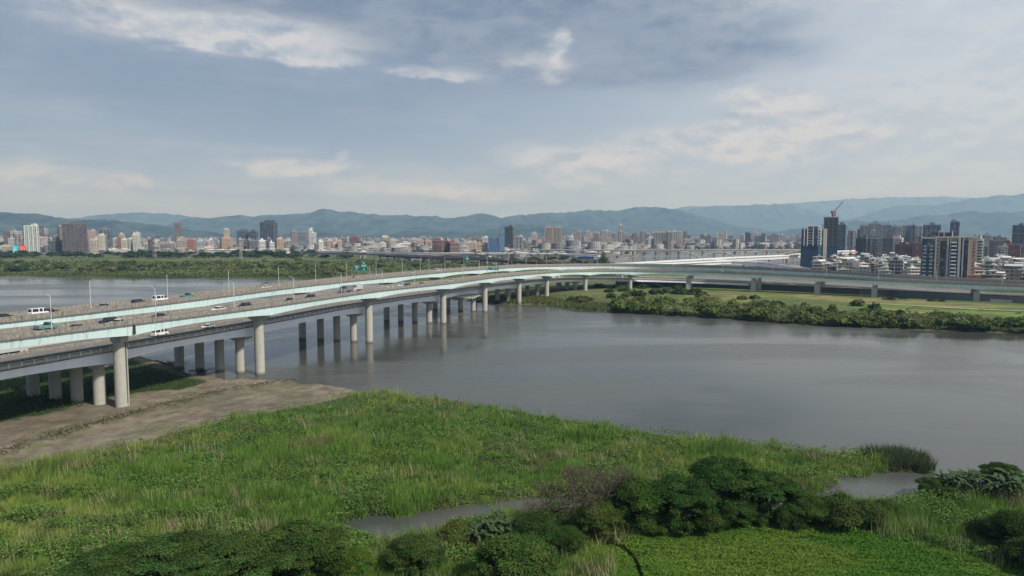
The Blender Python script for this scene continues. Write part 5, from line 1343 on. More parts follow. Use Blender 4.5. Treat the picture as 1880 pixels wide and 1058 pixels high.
PROM = [
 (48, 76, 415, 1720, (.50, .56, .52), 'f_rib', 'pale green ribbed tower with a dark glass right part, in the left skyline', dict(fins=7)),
 (74, 86, 414, 1760, DG, 'f_glass', 'narrow dark glass slab joined to the pale green ribbed tower', {}),
 (22, 45, 425, 1850, GR, 'f_grid', 'grey stepped block left of the pale green ribbed tower', dict(slab=True)),
 (12, 24, 424, 1900, DB_, 'f_grid', 'dark narrow block near the left edge', {}),
 (122, 160, 411.5, 1580, (.075, .06, .06), 'f_grid', 'large dark brown slab tower with pale dashes, tallest of the left cluster', dict(rot=4, depth=22, fins=6)),
 (111, 123, 415, 1610, (.33, .27, .25), 'f_rib', 'narrow brown grey wing on the left of the large dark slab', {}),
 (92, 101, 443, 1560, (.05, .08, .09), 'f_glass', 'small dark teal block left of the one with cream slats', {}),
 (101, 113, 434, 1590, (.16, .14, .12), 'f_ribbon', 'dark brown block with cream slats beside the large dark slab', dict(slab=True)),
 (187, 210, 421, 1700, (.16, .18, .20), 'f_glass', 'dark glass building in a tapering white portal frame', dict(fins=3)),
 (172, 184, 440, 1560, (.50, .46, .38), 'f_grid', 'beige stepped block in front of the white framed glass building', dict(slab=True)),
 (184, 198, 432, 1620, CR, 'f_grid', 'cream tower just left of the white framed glass building', dict(slab=True)),
 (166, 182, 424, 1900, (.40, .30, .27), 'f_grid', 'pinkish domed tower behind the beige stepped block', {}),
 (80, 94, 421, 2100, TAN, 'f_grid', 'tan tower behind the pale green one', {}),
 (75, 92, 436, 1760, (.38, .32, .34), 'f_grid', 'mauve grey block between the teal and pale green towers', {}),
 (8, 27, 453, 1560, (.33, .30, .24), 'f_grid', 'low olive brown hall left of the turquoise billboard', dict(depth=20)),
 (218, 226, 436, 1750, RD, 'f_grid', 'slim red brick block right of the white framed building', {}),
 (227, 238, 440, 1720, CR, 'f_grid', 'cream apartment block right of the slim red one', dict(slab=True)),
 (247, 257, 431, 1650, (.45, .47, .43), 'f_grid', 'pale tower with open balconies, left one of a twin', dict(slab=True)),
 (254, 262, 428, 1720, (.50, .50, .48), 'f_grid', 'pale tower with round roof, right one of a twin', dict(slab=True)),
 (275, 287, 440, 1560, (.085, .07, .065), 'f_grid', 'narrow dark brown block by the red and white mast', {}),
 (324, 337, 409, 2300, (.20, .155, .15), 'f_rib', 'lone slim brown tower standing above the left city', {}),
 (326, 342, 437, 1900, (.34, .27, .24), 'f_grid', 'brown block at the foot of the lone slim tower', {}),
 (348, 361, 440, 1700, OR, 'f_grid', 'bright orange red block with a dark shaded left side', dict(rot=-25)),
 (361, 376, 443, 1720, (.38, .48, .50), 'f_ribbon', 'pale blue glass block right of the orange red one', {}),
 (377, 396, 454.5, 1640, (.62, .46, .42), 'f_ribbon', 'low white and pink striped hall right of the orange block', dict(depth=20)),
 (298, 324, 447, 1650, (.28, .24, .22), 'f_ribbon', 'wide brown grey block under white roof sheds', dict(depth=18)),
 (407, 429, 437, 1750, (.40, .28, .19), 'f_grid', 'tan and brown twin block left of the dark glass pair', dict(slab=True)),
 (414, 424, 421, 2500, (.50, .46, .36), 'f_grid', 'far slim beige tower above the tan and brown block', {}),
 (438, 459, 424, 1900, (.035, .055, .085), 'f_glass', 'dark navy glass slab, left of two joined by white lines', {}),
 (459, 476, 425.5, 1900, (.035, .055, .085), 'f_glass', 'dark navy glass slab, right of two joined by white lines', dict(fins=1)),
 (457, 480, 442, 1720, (.11, .115, .115), 'f_grid', 'grey slab in front of the navy glass pair', {}),
 (483, 510, 408.5, 1800, (.045, .065, .10), 'f_rib', 'tallest dark blue tower left of middle with pale vertical fins', dict(rot=-24, depth=26, fins=5)),
 (478, 490, 442, 1640, WT, 'f_ribbon', 'white block with ladder windows, left of a similar pair', dict(slab=True)),
 (497, 506, 446, 1640, WT, 'f_ribbon', 'white block with ladder windows, right of a similar pair', {}),
 (489, 498, 442, 1680, (.06, .08, .11), 'f_glass', 'dark block between two white ladder window blocks', {}),
 (510, 522, 439, 1700, (.46, .33, .22), 'f_grid', 'orange tan block right of the tallest dark tower', dict(slab=True)),
 (536, 548, 425, 2000, (.24, .20, .21), 'f_grid', 'brown grey tower left of the grey stepped one', {}),
 (549, 568, 426, 1900, (.22, .25, .29), 'f_ribbon', 'blue grey stepped slab left of the white cascading tower', {}),
 (569, 577, 421, 1950, (.62, .64, .64), 'f_grid', 'top of the white cascading tower', dict(slab=True)),
 (574, 583, 428, 1900, (.58, .61, .58), 'f_ribbon', 'lower part of the white cascading tower', dict(slab=True)),
 (579, 587, 448, 1620, (.16, .13, .15), 'f_grid', 'small dark maroon block below the white cascade', {}),
 (587, 595, 443, 1640, WT, 'f_grid', 'narrow white block right of the white cascade', dict(slab=True)),
 (603, 610, 442, 1650, PK, 'f_low', 'salmon pink end block, left of a symmetrical pair', {}),
 (622, 630, 442, 1650, PK, 'f_low', 'salmon pink end block, right of a symmetrical pair', {}),
 (610, 622, 448, 1660, (.40, .36, .30), 'f_ribbon', 'low beige block between two salmon pink ends', dict(slab=True)),
 (644, 663, 435.5, 1900, (.20, .10, .11), 'f_grid', 'maroon block with a pale grey frame', dict(fins=4)),
 (663, 683, 447.5, 1680, (.02, .08, .15), 'trim', 'wide block wrapped in deep blue netting', dict(depth=20, roofbits=False)),
 (701, 716, 435.5, 2100, (.50, .46, .38), 'f_rib', 'cream block with crown behind the long pale halls', dict(slab=True)),
 (685, 717, 448, 1750, (.52, .52, .44), 'f_grid', 'long pale yellow grey hall right of the blue netted block', dict(depth=22)),
 (732, 767, 447, 1750, (.52, .51, .52), 'f_grid', 'long white and lilac hall left of the brown pink blocks', dict(depth=22, slab=True)),
 (767, 780, 441, 1900, (.42, .34, .26), 'f_grid', 'tan block between the long hall and the brick block', {}),
 (780, 793, 443, 1900, (.40, .26, .24), 'f_grid', 'dusty pink block left of the big brick block', {}),
 (795, 815, 442, 1400, (.23, .105, .085), 'f_ribbon', 'big red brick block with a white roof edge', dict(slab=True)),
 (815, 824, 442, 1420, (.13, .075, .075), 'f_grid', 'dark maroon shaft joining two red brick blocks', {}),
 (824, 841, 446, 1410, (.22, .095, .085), 'f_ribbon', 'lower red brick block right of the dark shaft', {}),
 (861, 876, 445.5, 1500, (.60, .48, .44), 'f_grid', 'pinkish white block with a tan neighbour', {}),
 (876, 885, 448, 1480, (.50, .33, .18), 'f_grid', 'small tan orange block right of the pinkish white one', {}),
 (885, 896, 436, 1600, (.68, .67, .65), 'f_ribbon', 'white block with ladder windows beside blue netting', {}),
 (897, 913, 437, 1580, (.03, .10, .21), 'trim', 'bright blue netted block, left one of two', dict(roofbits=False)),
 (914, 926, 435, 1620, (.05, .14, .25), 'trim', 'blue netted block with a cream top, right one of two', {}),
 (928, 946, 417, 1700, (.10, .11, .12), 'f_grid', 'dark grey tower with a reddish right edge', dict(rot=-30)),
 (946, 960, 435, 1650, (.44, .42, .38), 'f_rib', 'beige ribbed block right of the dark grey tower', {}),
 (975, 985, 429, 2300, (.48, .47, .45), 'f_grid', 'pale rounded tower beyond the low houses', {}),
 (985, 997, 437, 1900, (.20, .16, .17), 'f_grid', 'brown block left of the tan twin towers', {}),
 (1000, 1013, 418, 1700, (.32, .26, .22), 'f_rib', 'tan ribbed tower, left one of the tall twin', dict(fins=5)),
 (1014, 1030, 418, 1700, (.36, .30, .25), 'f_rib', 'tan ribbed tower, right one of the tall twin', dict(fins=6)),
 (1044, 1052, 434.5, 1900, (.66, .66, .66), 'f_grid', 'white block with an arched dark opening', {}),
 (1055, 1066, 425, 2200, (.34, .28, .28), 'f_grid', 'pinkish grey tower right of the white arched block', {}),
 (1088, 1099, 428, 2300, (.42, .36, .33), 'f_rib', 'pale brown ribbed tower left of the cream portal tower', {}),
 (1111, 1119, 424, 2300, (.52, .49, .42), 'f_rib', 'cream portal shaped tower', dict(fins=2)),
 (1135, 1143, 413.5, 2400, (.50, .50, .42), 'f_rib', 'tallest cream tower in the hazy middle skyline', dict(fins=2)),
 (1195, 1206, 428, 2600, (.40, .36, .32), 'f_rib', 'cream ribbed tower, first of the pale group', {}),
 (1208, 1222, 427, 2600, (.44, .40, .35), 'f_rib', 'cream ribbed tower, second of the pale group', {}),
 (1223, 1250, 425.5, 2600, (.50, .47, .42), 'f_rib', 'widest cream ribbed slab of the pale group', dict(fins=8)),
 (1310, 1316, 430, 3000, (.70, .52, .30), 'f_grid', 'small golden tower beyond the arched bridge', {}),
 (1324, 1332, 425, 3300, (.48, .40, .36), 'f_grid', 'beige tower right of the golden one', {}),
 (1378, 1388, 427, 3300, (.60, .45, .36), 'f_grid', 'peach coloured tower in the far hazy row', {}),
 (1535, 1551, 413, 1500, (.17, .20, .23), 'f_rib', 'blue grey tower right behind the tower with the crane', {}),
 (1553, 1564, 424, 1450, (.36, .35, .36), 'f_rib', 'pale ribbed tower right of the blue grey one', {}),
 (1575, 1590, 414, 1500, (.27, .31, .31), 'f_rib', 'grey green ribbed tower, leftmost of the tall row', {}),
 (1590, 1612, 411, 1520, (.20, .22, .25), 'f_grid', 'wide dark grey tower in the tall row', {}),
 (1612, 1622, 413, 1540, (.26, .29, .33), 'f_rib', 'grey tower third in the tall row', {}),
 (1623, 1632, 413, 1500, (.17, .21, .30), 'f_glass', 'blue glass tower in the tall row', {}),
 (1633, 1652, 416, 1480, (.34, .35, .34), 'f_grid', 'pale grey tower with dark openings in the tall row', dict(slab=True)),
 (1652, 1664, 414, 1540, (.28, .32, .33), 'f_rib', 'grey green tower in the right part of the tall row', {}),
 (1664, 1676, 414, 1500, (.22, .29, .35), 'f_rib', 'pale blue tower in the right part of the tall row', {}),
 (1677, 1688, 415, 1520, (.36, .38, .40), 'f_rib', 'light ribbed tower before the big front apartment tower', {}),
 (1690, 1724, 413.5, 1450, (.24, .25, .27), 'f_rib', 'wide grey slab behind the roof of the front apartment tower', {}),
 (1739, 1757, 407.5, 1350, (.25, .26, .29), 'f_rib', 'grey tower rising highest behind the front apartment tower', {}),
 (1569, 1590, 438, 1080, (.055, .065, .075), 'f_grid', 'dark block with white balcony columns, left half', dict(slab=True)),
 (1590, 1616, 438, 1080, (.075, .095, .11), 'f_grid', 'dark block with white balcony columns, right half', dict(slab=True)),
 (1616, 1642, 437, 1250, (.22, .155, .16), 'f_ribbon', 'mauve brown block right of the dark balcony block', dict(slab=True)),
 (1636, 1654, 438, 1200, (.55, .47, .44), 'f_grid', 'pinkish white block behind the brown brick ones', {}),
 (1642, 1677, 449, 1000, (.17, .105, .09), 'f_grid', 'wide brown brick block left of the front apartment tower', dict(depth=24)),
 (1672, 1690, 446, 980, (.24, .12, .10), 'f_grid', 'red brown block touching the front apartment tower', {}),
 (1780, 1790, 437, 760, (.30, .24, .21), 'f_grid', 'brown tower half hidden by the front apartment tower', dict(slab=True)),
 (1789, 1801, 441, 800, (.44, .40, .34), 'f_ribbon', 'beige stepped tower right of the front apartment tower', dict(slab=True)),
 (1853, 1876, 414.5, 1300, (.13, .14, .16), 'f_ribbon', 'dark tower near the right edge with pale roof lines', dict(slab=True)),
 (1812, 1850, 441, 1150, (.26, .20, .18), 'f_grid', 'grey brown slab right of the beige stepped tower', dict(slab=True)),
 (1832, 1870, 449, 1050, (.25, .11, .09), 'f_grid', 'red brown block near the right edge', dict(slab=True)),
 (1826, 1846, 453, 980, (.30, .29, .28), 'f_grid', 'grey block in front of the red brown one at the right', dict(slab=True)),
 (1800, 1814, 432, 1500, (.24, .25, .27), 'f_grid', 'hazy grey block right of the beige stepped tower', {}),
 (1860, 1890, 432, 1500, (.28, .24, .23), 'f_grid', 'brownish block cut by the right edge', {}),
]
for i, (a, b, yt, Y, colr, st, lb, kw) in enumerate(PROM):
    btower('tower_block', a, b, yt, Y, tuple(c*.86 for c in colr), st, lb, seed=i, **kw)

# the tall dark slab's pale dashes and the white portal frame are separate additions on their buildings' fronts
def hero():
    Y = 640; pxc = 1734; x = PD(pxc, Y); base = 3; k = math.hypot(1, (pxc-CX)/F); wd = (1783-1687)/F*Y/k*1.0; top = ZT(436.5, Y)-base
    root = empty('apartment_tower', (x, Y, base), face_rot(pxc, 3)); tag(root, 'big front apartment tower in dark and tan with stacked white balconies', 'building')
    s = wd/96.0
    def X(px): return (px-pxc)*s
    fl = 3.35; n = int(top/fl)
    def part(nm, m, col=None, parent=root): o = mb.build(nm, m, parent); o.color = (tuple(col)+(1,)) if col else (1, 1, 1, 1); return o
    tan = (.36, .255, .18); stone = (.40, .385, .36); navy = (.035, .060, .072)
    mb = MB(); mb.box(X(1688), X(1712), -9, 12, -5, top-1); part('dark_wing', M['f_glass'], (.03, .05, .06))
    mb = MB(); mb.box(X(1712.01), X(1779.9), -7.5, 13, -5, top); part('wall', M['trim'], tan)
    mb = MB(); mb.box(X(1780), X(1786), -2, 14, -5, top-5); part('rear_wing', M['f_grid'], (.28, .22, .18))
    # stone piers
    for a, b in ((1712.2, 1715), (1734, 1737), (1739, 1740.6), (1754, 1758.5), (1761.5, 1764), (1772, 1773.6)):
        mb = MB(); mb.box(X(a), X(b), -9.4, -7.503, -4, top+.4); part('stone_pier', M['trim'], stone)
    # dark glazed recess strips
    for a, b, t_ in ((1722, 1731.5, -3.2), (1737.2, 1738.8, -.4), (1758.8, 1761.3, -.6), (1764.3, 1771.8, -2.4)):
        mb = MB(); mb.box(X(a), X(b), -7.9, -7.504, 0, top+t_); part('glazed_strip', M['f_glass'], (.03, .05, .055))
    mb = MB(); mb.box(X(1740.8), X(1753.8), -7.8, -7.504, 0, top-2.4); part('glazed_strip', M['f_glass'], (.02, .035, .045))
    for k_ in range(n-1):
        z = (k_+.6)*fl
        mb = MB(); mb.box(X(1741.5), X(1751.5), -10.2, -7.803, z, z+.22); mb.box(X(1741.5), X(1751.5), -10.2, -10.0, z+.22, z+1.15); part('balcony', M['trim'], (.62, .67, .70))
        for a in (1690, 1702):
            if k_ < n-2:
                mb = MB(); mb.box(X(a+.3), X(a+6.5), -10.3, -9.003, z, z+.2); mb.box(X(a+.3), X(a+6.5), -10.3, -10.1, z+.2, z+1.0); part('balcony', M['trim'], (.34, .42, .44))
        mb = MB(); mb.box(X(1716.2), X(1718.4), -7.62, -7.505, z+.9, z+2.3); part('window', M['glass_dark'])
    mb = MB(); mb.box(X(1688)-.3, X(1712), -9.4, 12.3, top-.99, top+.3); part('cornice', M['trim'], (.40, .38, .35))
    mb = MB(); mb.box(X(1712.02), X(1780.2), -8.2, 13.3, top+.003, top+1.1); part('cornice', M['trim'], (.46, .42, .36))
    th = ZT(427, Y)-base
    mb = MB(); mb.box(X(1699), X(1748), -3, 7, top+1.105, th); part('roof_house', M['f_glass'], (.05, .06, .07))
    for a, b in ((1718, 1727.5), (1742.5, 1743.5)):
        mb = MB(); mb.box(X(a), X(a+1), -4.6, -3.003, top+1.11, th+.8); mb.box(X(b), X(b+1), -4.6, -3.003, top+1.11, th+.8); mb.box(X(a), X(b+1), -4.6, -3.003, th+.801, th+1.6); part('roof_frame', M['trim'], (.55, .54, .50))
hero()
def netted():
    # tower wrapped below in blue netting, white frame above
    Y = 900; base = 3
    def S_(px): return (px-1487)/F*Y*.96
    root = empty('building_under_construction', (PD(1487, Y), Y, base), face_rot(1487, -4)); tag(root, 'unfinished tower in dark blue netting below and white frames above', 'building')
    z1 = ZT(450, Y)-base; z2 = ZT(421, Y)-base; z3 = ZT(416, Y)-base
    def part(nm, m, col=(1, 1, 1)): o = mb.build(nm, m, root); o.color = tuple(col)+(1,)
    mb = MB(); mb.box(S_(1469.5), S_(1500), -9, 9, -4, z1+1); part('blue_netting', M['netblue'])
    mb = MB(); mb.box(S_(1500.02), S_(1505.5), -8, 8, -4, z1+.5); part('pale_netting', M['netteal'])
    mb = MB(); mb.box(S_(1470), S_(1502), -8, 8, z1+1.003, z2); part('upper_wall', M['f_grid'], (.10, .11, .12))
    mb = MB(); mb.box(S_(1505.6), S_(1512), -5, 8, -4, z2-1); part('side_wing', M['f_grid'], (.13, .15, .16))
    mb = MB(); mb.box(S_(1508), S_(1514), -7.5, -5.003, -4, z2+.5); part('stair_shaft', M['trim'], (.56, .50, .42))
    for a in (1474.5, 1480, 1490, 1498.5, 1503.3):
        mb = MB(); mb.box(S_(a), S_(a+1.3), -10, -9.003, z1-1, z2 if a < 1478 else z3); part('white_column', M['trim'], (.74, .74, .72))
    mb = MB(); mb.box(S_(1480.01), S_(1499), -8.2, 6, z2+.003, z3); part('crown', M['f_grid'], (.30, .28, .24))
    mb = MB(); mb.box(S_(1477), S_(1501), -10.4, 7, z3+.004, z3+1.3); part('roof_slab', M['trim'], (.75, .75, .74))
    fl = 3.4; z = z1+2
    while z < z2-1:
        mb = MB(); mb.box(S_(1499.9), S_(1503.2), -10.6, -8.01, z, z+1.1); part('balcony', M['trim'], (.70, .70, .68))
        mb = MB(); mb.box(S_(1481.4), S_(1489.9), -9.6, -8.01, z, z+.8); part('balcony', M['trim'], (.42, .40, .36)); z += fl
netted()
def crane_tower():
    Y = 1000; base = 3
    def S_(px): return (px-1521)/F*Y*.96
    root = empty('skyscraper_frame', (PD(1521, Y), Y, base), face_rot(1521, 3)); tag(root, 'tall dark skyscraper shell with open floors, a crane on its roof', 'building')
    zt = ZT(398, Y)-base; zn = ZT(452, Y)-base
    def part(nm, m, col=(1, 1, 1)): o = mb.build(nm, m, root); o.color = tuple(col)+(1,)
    mb = MB(); mb.box(S_(1508.5), S_(1533.5), -9, 9, -4, zn); part('blue_netting', M['netblue'])
    mb = MB(); mb.box(S_(1509.5), S_(1532.5), -8, 8, zn+.003, zt-1); part('core', M['darksteel'])
    z = zn+1.2; mb = MB()
    while z < zt: mb.box(S_(1508.6), S_(1533.4), -9.2, 9.2, z, z+.9); z += 3.5
    part('floor_slabs', M['trim'], (.13, .14, .145))
    mb = MB()
    for a in (1508.6, 1516, 1524.2, 1532.3): mb.box(S_(a), S_(a+1.0), -9.6, -9.203, zn+.1, zt+.5)
    part('columns', M['trim'], (.10, .11, .12))
    # crane
    c = empty('tower_crane', (PD(1526, Y), Y, base+zt)); tag(c, 'red and white luffing crane on top of the dark skyscraper shell', 'crane')
    def cp(nm, m): mb.build(nm, m, c)
    mb = MB(); mb.box(-2.2, 2.2, -2.2, 2.2, .01, 5); mb.box(-3.4, 1.8, -2.4, 2.4, 5.003, 8.2); cp('machine_deck', M['cranered'])
    tipx, tipz = (1543-1526)/F*Y, ZT(370, Y)-base-zt
    mb = MB()
    p0 = Vector((1.5, 0, 7.5)); p1 = Vector((tipx, 0, tipz)); d = (p1-p0).normalized(); nrm = Vector((-d.z, 0, d.x))
    L = (p1-p0).length; m = 12
    for s_ in (-1, 1):
        for t_ in (0, 1): mb.tube(p0+Vector((0, s_*.6, 0))+nrm*t_*1.2, p1+Vector((0, s_*.25, 0))+nrm*t_*.5, .16, .12, 5)
        for k_ in range(m):
            a = p0+d*L*k_/m+Vector((0, s_*.6, 0)); b = p0+d*L*(k_+1)/m+Vector((0, s_*.55, 0))+nrm*1.1; mb.tube(a, b, .09, .09, 4)
    cp('jib', M['cranered'])
    mb = MB(); a = Vector((-2.6, 0, 8)); b = Vector((-2.0, 0, ZT(386, Y)-base-zt)); mb.tube(a+Vector((0, -.6, 0)), b, .2, .16, 5); mb.tube(a+Vector((1.8, .6, 0)), b, .2, .16, 5)
    mb.tube(b, p1-d*L*.28+nrm*.6, .07, .07, 4); cp('mast_and_stay', M['concrete_pale'])
crane_tower()
def billboards():
    for px0, px1, y0, y1, col, band, lb in ((28, 37.5, 451.5, 464.5, (.03, .42, .48), (.60, .78, .78), 'turquoise billboard panel near the left edge'), (40.5, 50.5, 451, 465, (.60, .04, .05), (.85, .45, .25), 'red billboard panel with an orange patch, right of the turquoise one')):
        Y = 1530; c = (px0+px1)/2; w = (px1-px0)/F*Y/2; z0 = ZT(y1, Y); z1 = ZT(y0, Y); root = empty('billboard', (PD(c, Y), Y, 0), face_rot(c)); tag(root, lb, 'billboard')
        mb = MB(); mb.box(-w, w, 0, 1.2, z0, z1); o = mb.build('panel', M['trim'], root); o.color = col+(1,)
        mb = MB(); rs = random.Random(int(px0))
        mb.box(-w*.85, w*.85, -.06, -.003, z0+.4, z0+2.2)
        for k in range(7): xx = rs.uniform(-w*.5, w*.5); zz = rs.uniform(z0+4, z1-3); mb.box(xx-w*.1, xx+w*.1, -.06-.002*k, -.003, zz, zz+1.6)
        o = mb.build('poster_print', M['trim'], root); o.color = band+(1,)
        mb = MB(); mb.box(-w*.6, -w*.5, .2, .9, 0, z0-.01); mb.box(w*.5, w*.6, .2, .9, 0, z0-.01); mb.build('legs', M['darksteel'], root)
    Y = 612; root = empty('shop_building', (PD(1787, Y), Y, 3), face_rot(1787)); tag(root, 'small orange fronted building at the foot of the front apartment tower', 'building')
    w = 20/F*Y/2; z1 = ZT(506.5, Y)-3
    mb = MB(); mb.box(-w, w, 0, 8, -3, z1); o = mb.build('wall', M['trim'], root); o.color = (.52, .17, .08, 1)
    mb = MB(); mb.box(-w*.8, -w*.1, -.1, -.003, z1*.45, z1*.62); mb.box(w*.1, w*.7, -.1, -.003, z1*.5, z1*.66); mb.box(-w*.9, w*.9, -.1, -.003, z1*.2, z1*.28); o = mb.build('sign', M['trim'], root); o.color = (.75, .70, .62, 1)
    mb = MB(); mb.box(-w-.3, w+.3, -.4, 8.3, z1+.003, z1+.5); o = mb.build('roof', M['trim'], root); o.color = (.30, .12, .08, 1)
billboards()
def mast(px, ytop, ybase, Y, lb, red=True, wdt=3.0):
    root = empty('lattice_mast', (PD(px, Y), Y, 2)); tag(root, lb, 'mast'); h = ZT(ytop, Y)-2; n = 10
    mb = MB()
    for k in range(n):
        z0, z1 = h*k/n, h*(k+1)/n; w0, w1 = wdt*(1-k/n*.85), wdt*(1-(k+1)/n*.85)
        for sx, sy in ((-1, -1), (1, -1), (1, 1), (-1, 1)):
            mb.tube((sx*w0, sy*w0, z0), (sx*w1, sy*w1, z1), .22, .2, 4); mb.tube((sx*w0, sy*w0, z0), (-sy*w1, sx*w1, z1), .12, .12, 4)
        if red: mb.build('red_section' if k % 2 == 0 else 'white_section', M['cranered'] if k % 2 == 0 else M['galv'], root); mb = MB()
    if not red: mb.build('lattice', M['galv'], root)
mast(286, 431, 478, 1330, 'red and white lattice mast at the left, beside the narrow dark brown block')
mast(444, 446, 480, 1330, 'thin grey lattice mast in the fields below the navy glass pair', False, 2.5)

# anonymous skyline blocks: individual things with shared descriptions where nothing tells them apart
r4 = random.Random(77); r4.random()
pal = [((.36, .345, .32), 'grey'), ((.44, .41, .35), 'cream'), ((.30, .24, .21), 'brown'), ((.33, .28, .265), 'pinkish'), ((.17, .18, .20), 'dark grey'), ((.52, .52, .50), 'white')]
def skyline(n, px0, px1, yt, Y0, Y1, region, grp, wr=(6, 14), wts=(4, 3, 3, 3, 3, 1), mn=7):
    for i in range(n):
        px = px0+(px1-px0)*(i+r4.random())/n; Y = r4.uniform(Y0, Y1); w = r4.uniform(*wr); yt_ = r4.uniform(*yt)
        if ZT(yt_, Y) < 12: continue
        col, tn = r4.choices(pal, wts)[0]; kf = r4.uniform(.6, 1.0); col = tuple(c*kf for c in col)
        st = r4.choice(['f_grid', 'f_grid', 'f_rib', 'f_rib', 'f_ribbon'])
        art = '%s block %s' % (tn, region)
        btower('skyline_block', px-w/2, px+w/2, yt_, Y, col, st, art, seed=i, group='%s blocks %s' % (tn, grp), slab=r4.random() < .35)
skyline(74, -40, 620, (438, 453), 1680, 2300, 'crowded in the left skyline before the hills', 'in the left skyline')
skyline(18, -30, 230, (427, 446), 1750, 2200, 'packed around the pale green and dark brown towers', 'around the left towers')
skyline(50, 615, 1000, (437, 451), 1700, 2700, 'behind the sign gantries and red brick blocks', 'behind the sign gantries')
skyline(62, 1000, 1270, (424, 445), 2100, 3600, 'crowded in the hazy middle right of the tan twin towers', 'in the hazy middle', (6, 12), (3, 3, 5, 5, 3, 1))
skyline(56, 1250, 1475, (428, 443), 2600, 4000, 'in the hazy row beyond the arched bridge', 'beyond the arched bridge', (6, 13), (4, 3, 4, 4, 4, 1))
skyline(24, 1535, 1720, (420, 444), 1500, 2300, 'behind the tall row right of the crane', 'right of the crane')
skyline(26, 1790, 1930, (434, 455), 1000, 2000, 'crowded behind the low roofs at the right edge', 'at the right edge', (9, 20), (4, 2, 5, 3, 4, 1))

# low houses
def house_proto(i):
    rs = random.Random(900+i); root = empty('low_house'); w = rs.uniform(9, 16); d = rs.uniform(9, 14); h = rs.choice([9.5, 12.6, 15.8])
    mb = MB(); mb.box(-w/2, w/2, -d/2, d/2, -2, h); o = mb.build('wall', M['f_low'], root)
    mb = MB(); z = 3.1
    while z < h: mb.box(-w*.42, w*.42, -d/2-1.1, -d/2-.003, z-.12, z+.8); z += 3.1
    mb.build('balconies', M['trim'], root)
    mb = MB()
    if rs.random() < .75:
        x0 = rs.uniform(-.5, -.2)*w; x1 = rs.uniform(.25, .5)*w; hr = rs.uniform(2.2, 3.2)
        mb.prism([(x0-.5, hr), ((x0+x1)/2, hr+rs.uniform(.4, 1.6)), (x1+.5, hr), (x1+.5, hr-.15), (x0-.5, hr-.15)], -d/2-.4, d*rs.uniform(.2, .5), 0, Matrix.Translation((0, 0, h)))
        for xx in (x0, x1): mb.box(xx-.12, xx+.12, -d/2, -d/2+.24, h+.003, h+hr-.16)
    else: mb.box(-w/2-.2, w/2+.2, -d/2-.2, d/2+.2, h+.003, h+.8)
    mb.build('roof', M['roofsheet'], root)
    mb = MB(); cx = rs.uniform(-w*.25, w*.25); mb.box(cx-1.8, cx+1.8, d*.1, d*.45, h+.005, h+4.2); mb.tube((cx, d*.28, h+4.2), (cx, d*.28, h+5.6), .9, .9, 8); mb.build('stair_hut', M['trim'], root)
    return root
houses = [house_proto(i) for i in range(8)]; hused = set()
def put_house(x, y, z, s, sz, wallc, roofc, lab, grp, rot):
    pr = r4.choice(houses); o = copy_tree(pr) if pr.name in hused else pr; hused.add(pr.name)
    o.location = (x, y, z); o.scale = (s, s, sz); o.rotation_euler = (0, 0, rot)
    for ch in o.children:
        nm = ch.name.split('.')[0]
        ch.color = tuple(roofc if nm == 'roof' else (tuple(min(1, c*1.25) for c in wallc) if nm != 'wall' else wallc))+(1,)
    tag(o, lab, 'house', grp)
roofs = [(.72, .73, .72)]*4+[(.45, .46, .46)]*3+[(.20, .32, .26), (.42, .16, .12), (.16, .26, .38), (.60, .56, .48), (.32, .33, .33)]
walls = [(.27, .27, .24), (.36, .355, .32), (.19, .18, .16), (.22, .215, .19), (.42, .42, .39), (.26, .22, .185), (.15, .15, .14)]
def rows(n, px0, px1, Y0, Y1, s, sz, lab, grp, z=3, avoid=None):
    pl = []; tries = 0
    while len(pl) < n and tries < n*40:
        tries += 1; px = r4.uniform(px0, px1); Y = r4.uniform(Y0, Y1); x = PD(px, Y)
        if avoid and avoid(px, Y): continue
        if any(abs(x-a) < 13*s and abs(Y-b) < 13*s for a, b in pl): continue
        pl.append((x, Y)); put_house(x, Y, z, s*r4.uniform(.85, 1.15), r4.uniform(*sz), r4.choice(walls), r4.choice(roofs), lab, grp, -math.atan2(x, Y)+r4.choice([0, 0, 1.57, .5])+r4.uniform(-.15, .15))
hero_av = lambda px, Y: (1684 < px < 1790 and 600 < Y < 690) or (1465 < px < 1518 and 850 < Y < 960) or (1505 < px < 1537 and 960 < Y < 1040)
rows(62, 1500, 1700, 700, 930, 1.0, (.95, 1.25), 'one of the crowded low houses with sheet roofs left of the front apartment tower', 'low houses left of the front apartment tower', avoid=hero_av)
rows(58, 1775, 1960, 620, 960, 1.15, (.9, 1.2), 'one of the crowded low houses with sheet roofs at the right edge', 'low houses at the right edge', avoid=hero_av)
rows(50, 560, 800, 1570, 1750, 1.3, (.55, .9), 'one of the low houses and sheds behind the far bank trees', 'low houses behind the far bank trees')
rows(40, 180, 560, 1600, 1720, 1.4, (.5, .8), 'one of the white roofed sheds at the edge of the left city', 'white roofed sheds before the left city')
rows(50, 850, 1130, 1250, 1600, 1.1, (.5, .85), 'one of the small houses between the elevated roads and the upper river', 'small houses by the upper river', avoid=lambda px, Y: px > 1120-(Y-1250)*.02)
rows(24, 1560, 1800, 960, 1300, 1.4, (.7, 1.0), 'one of the low roofs behind the brown brick blocks', 'low roofs behind the brown brick blocks')
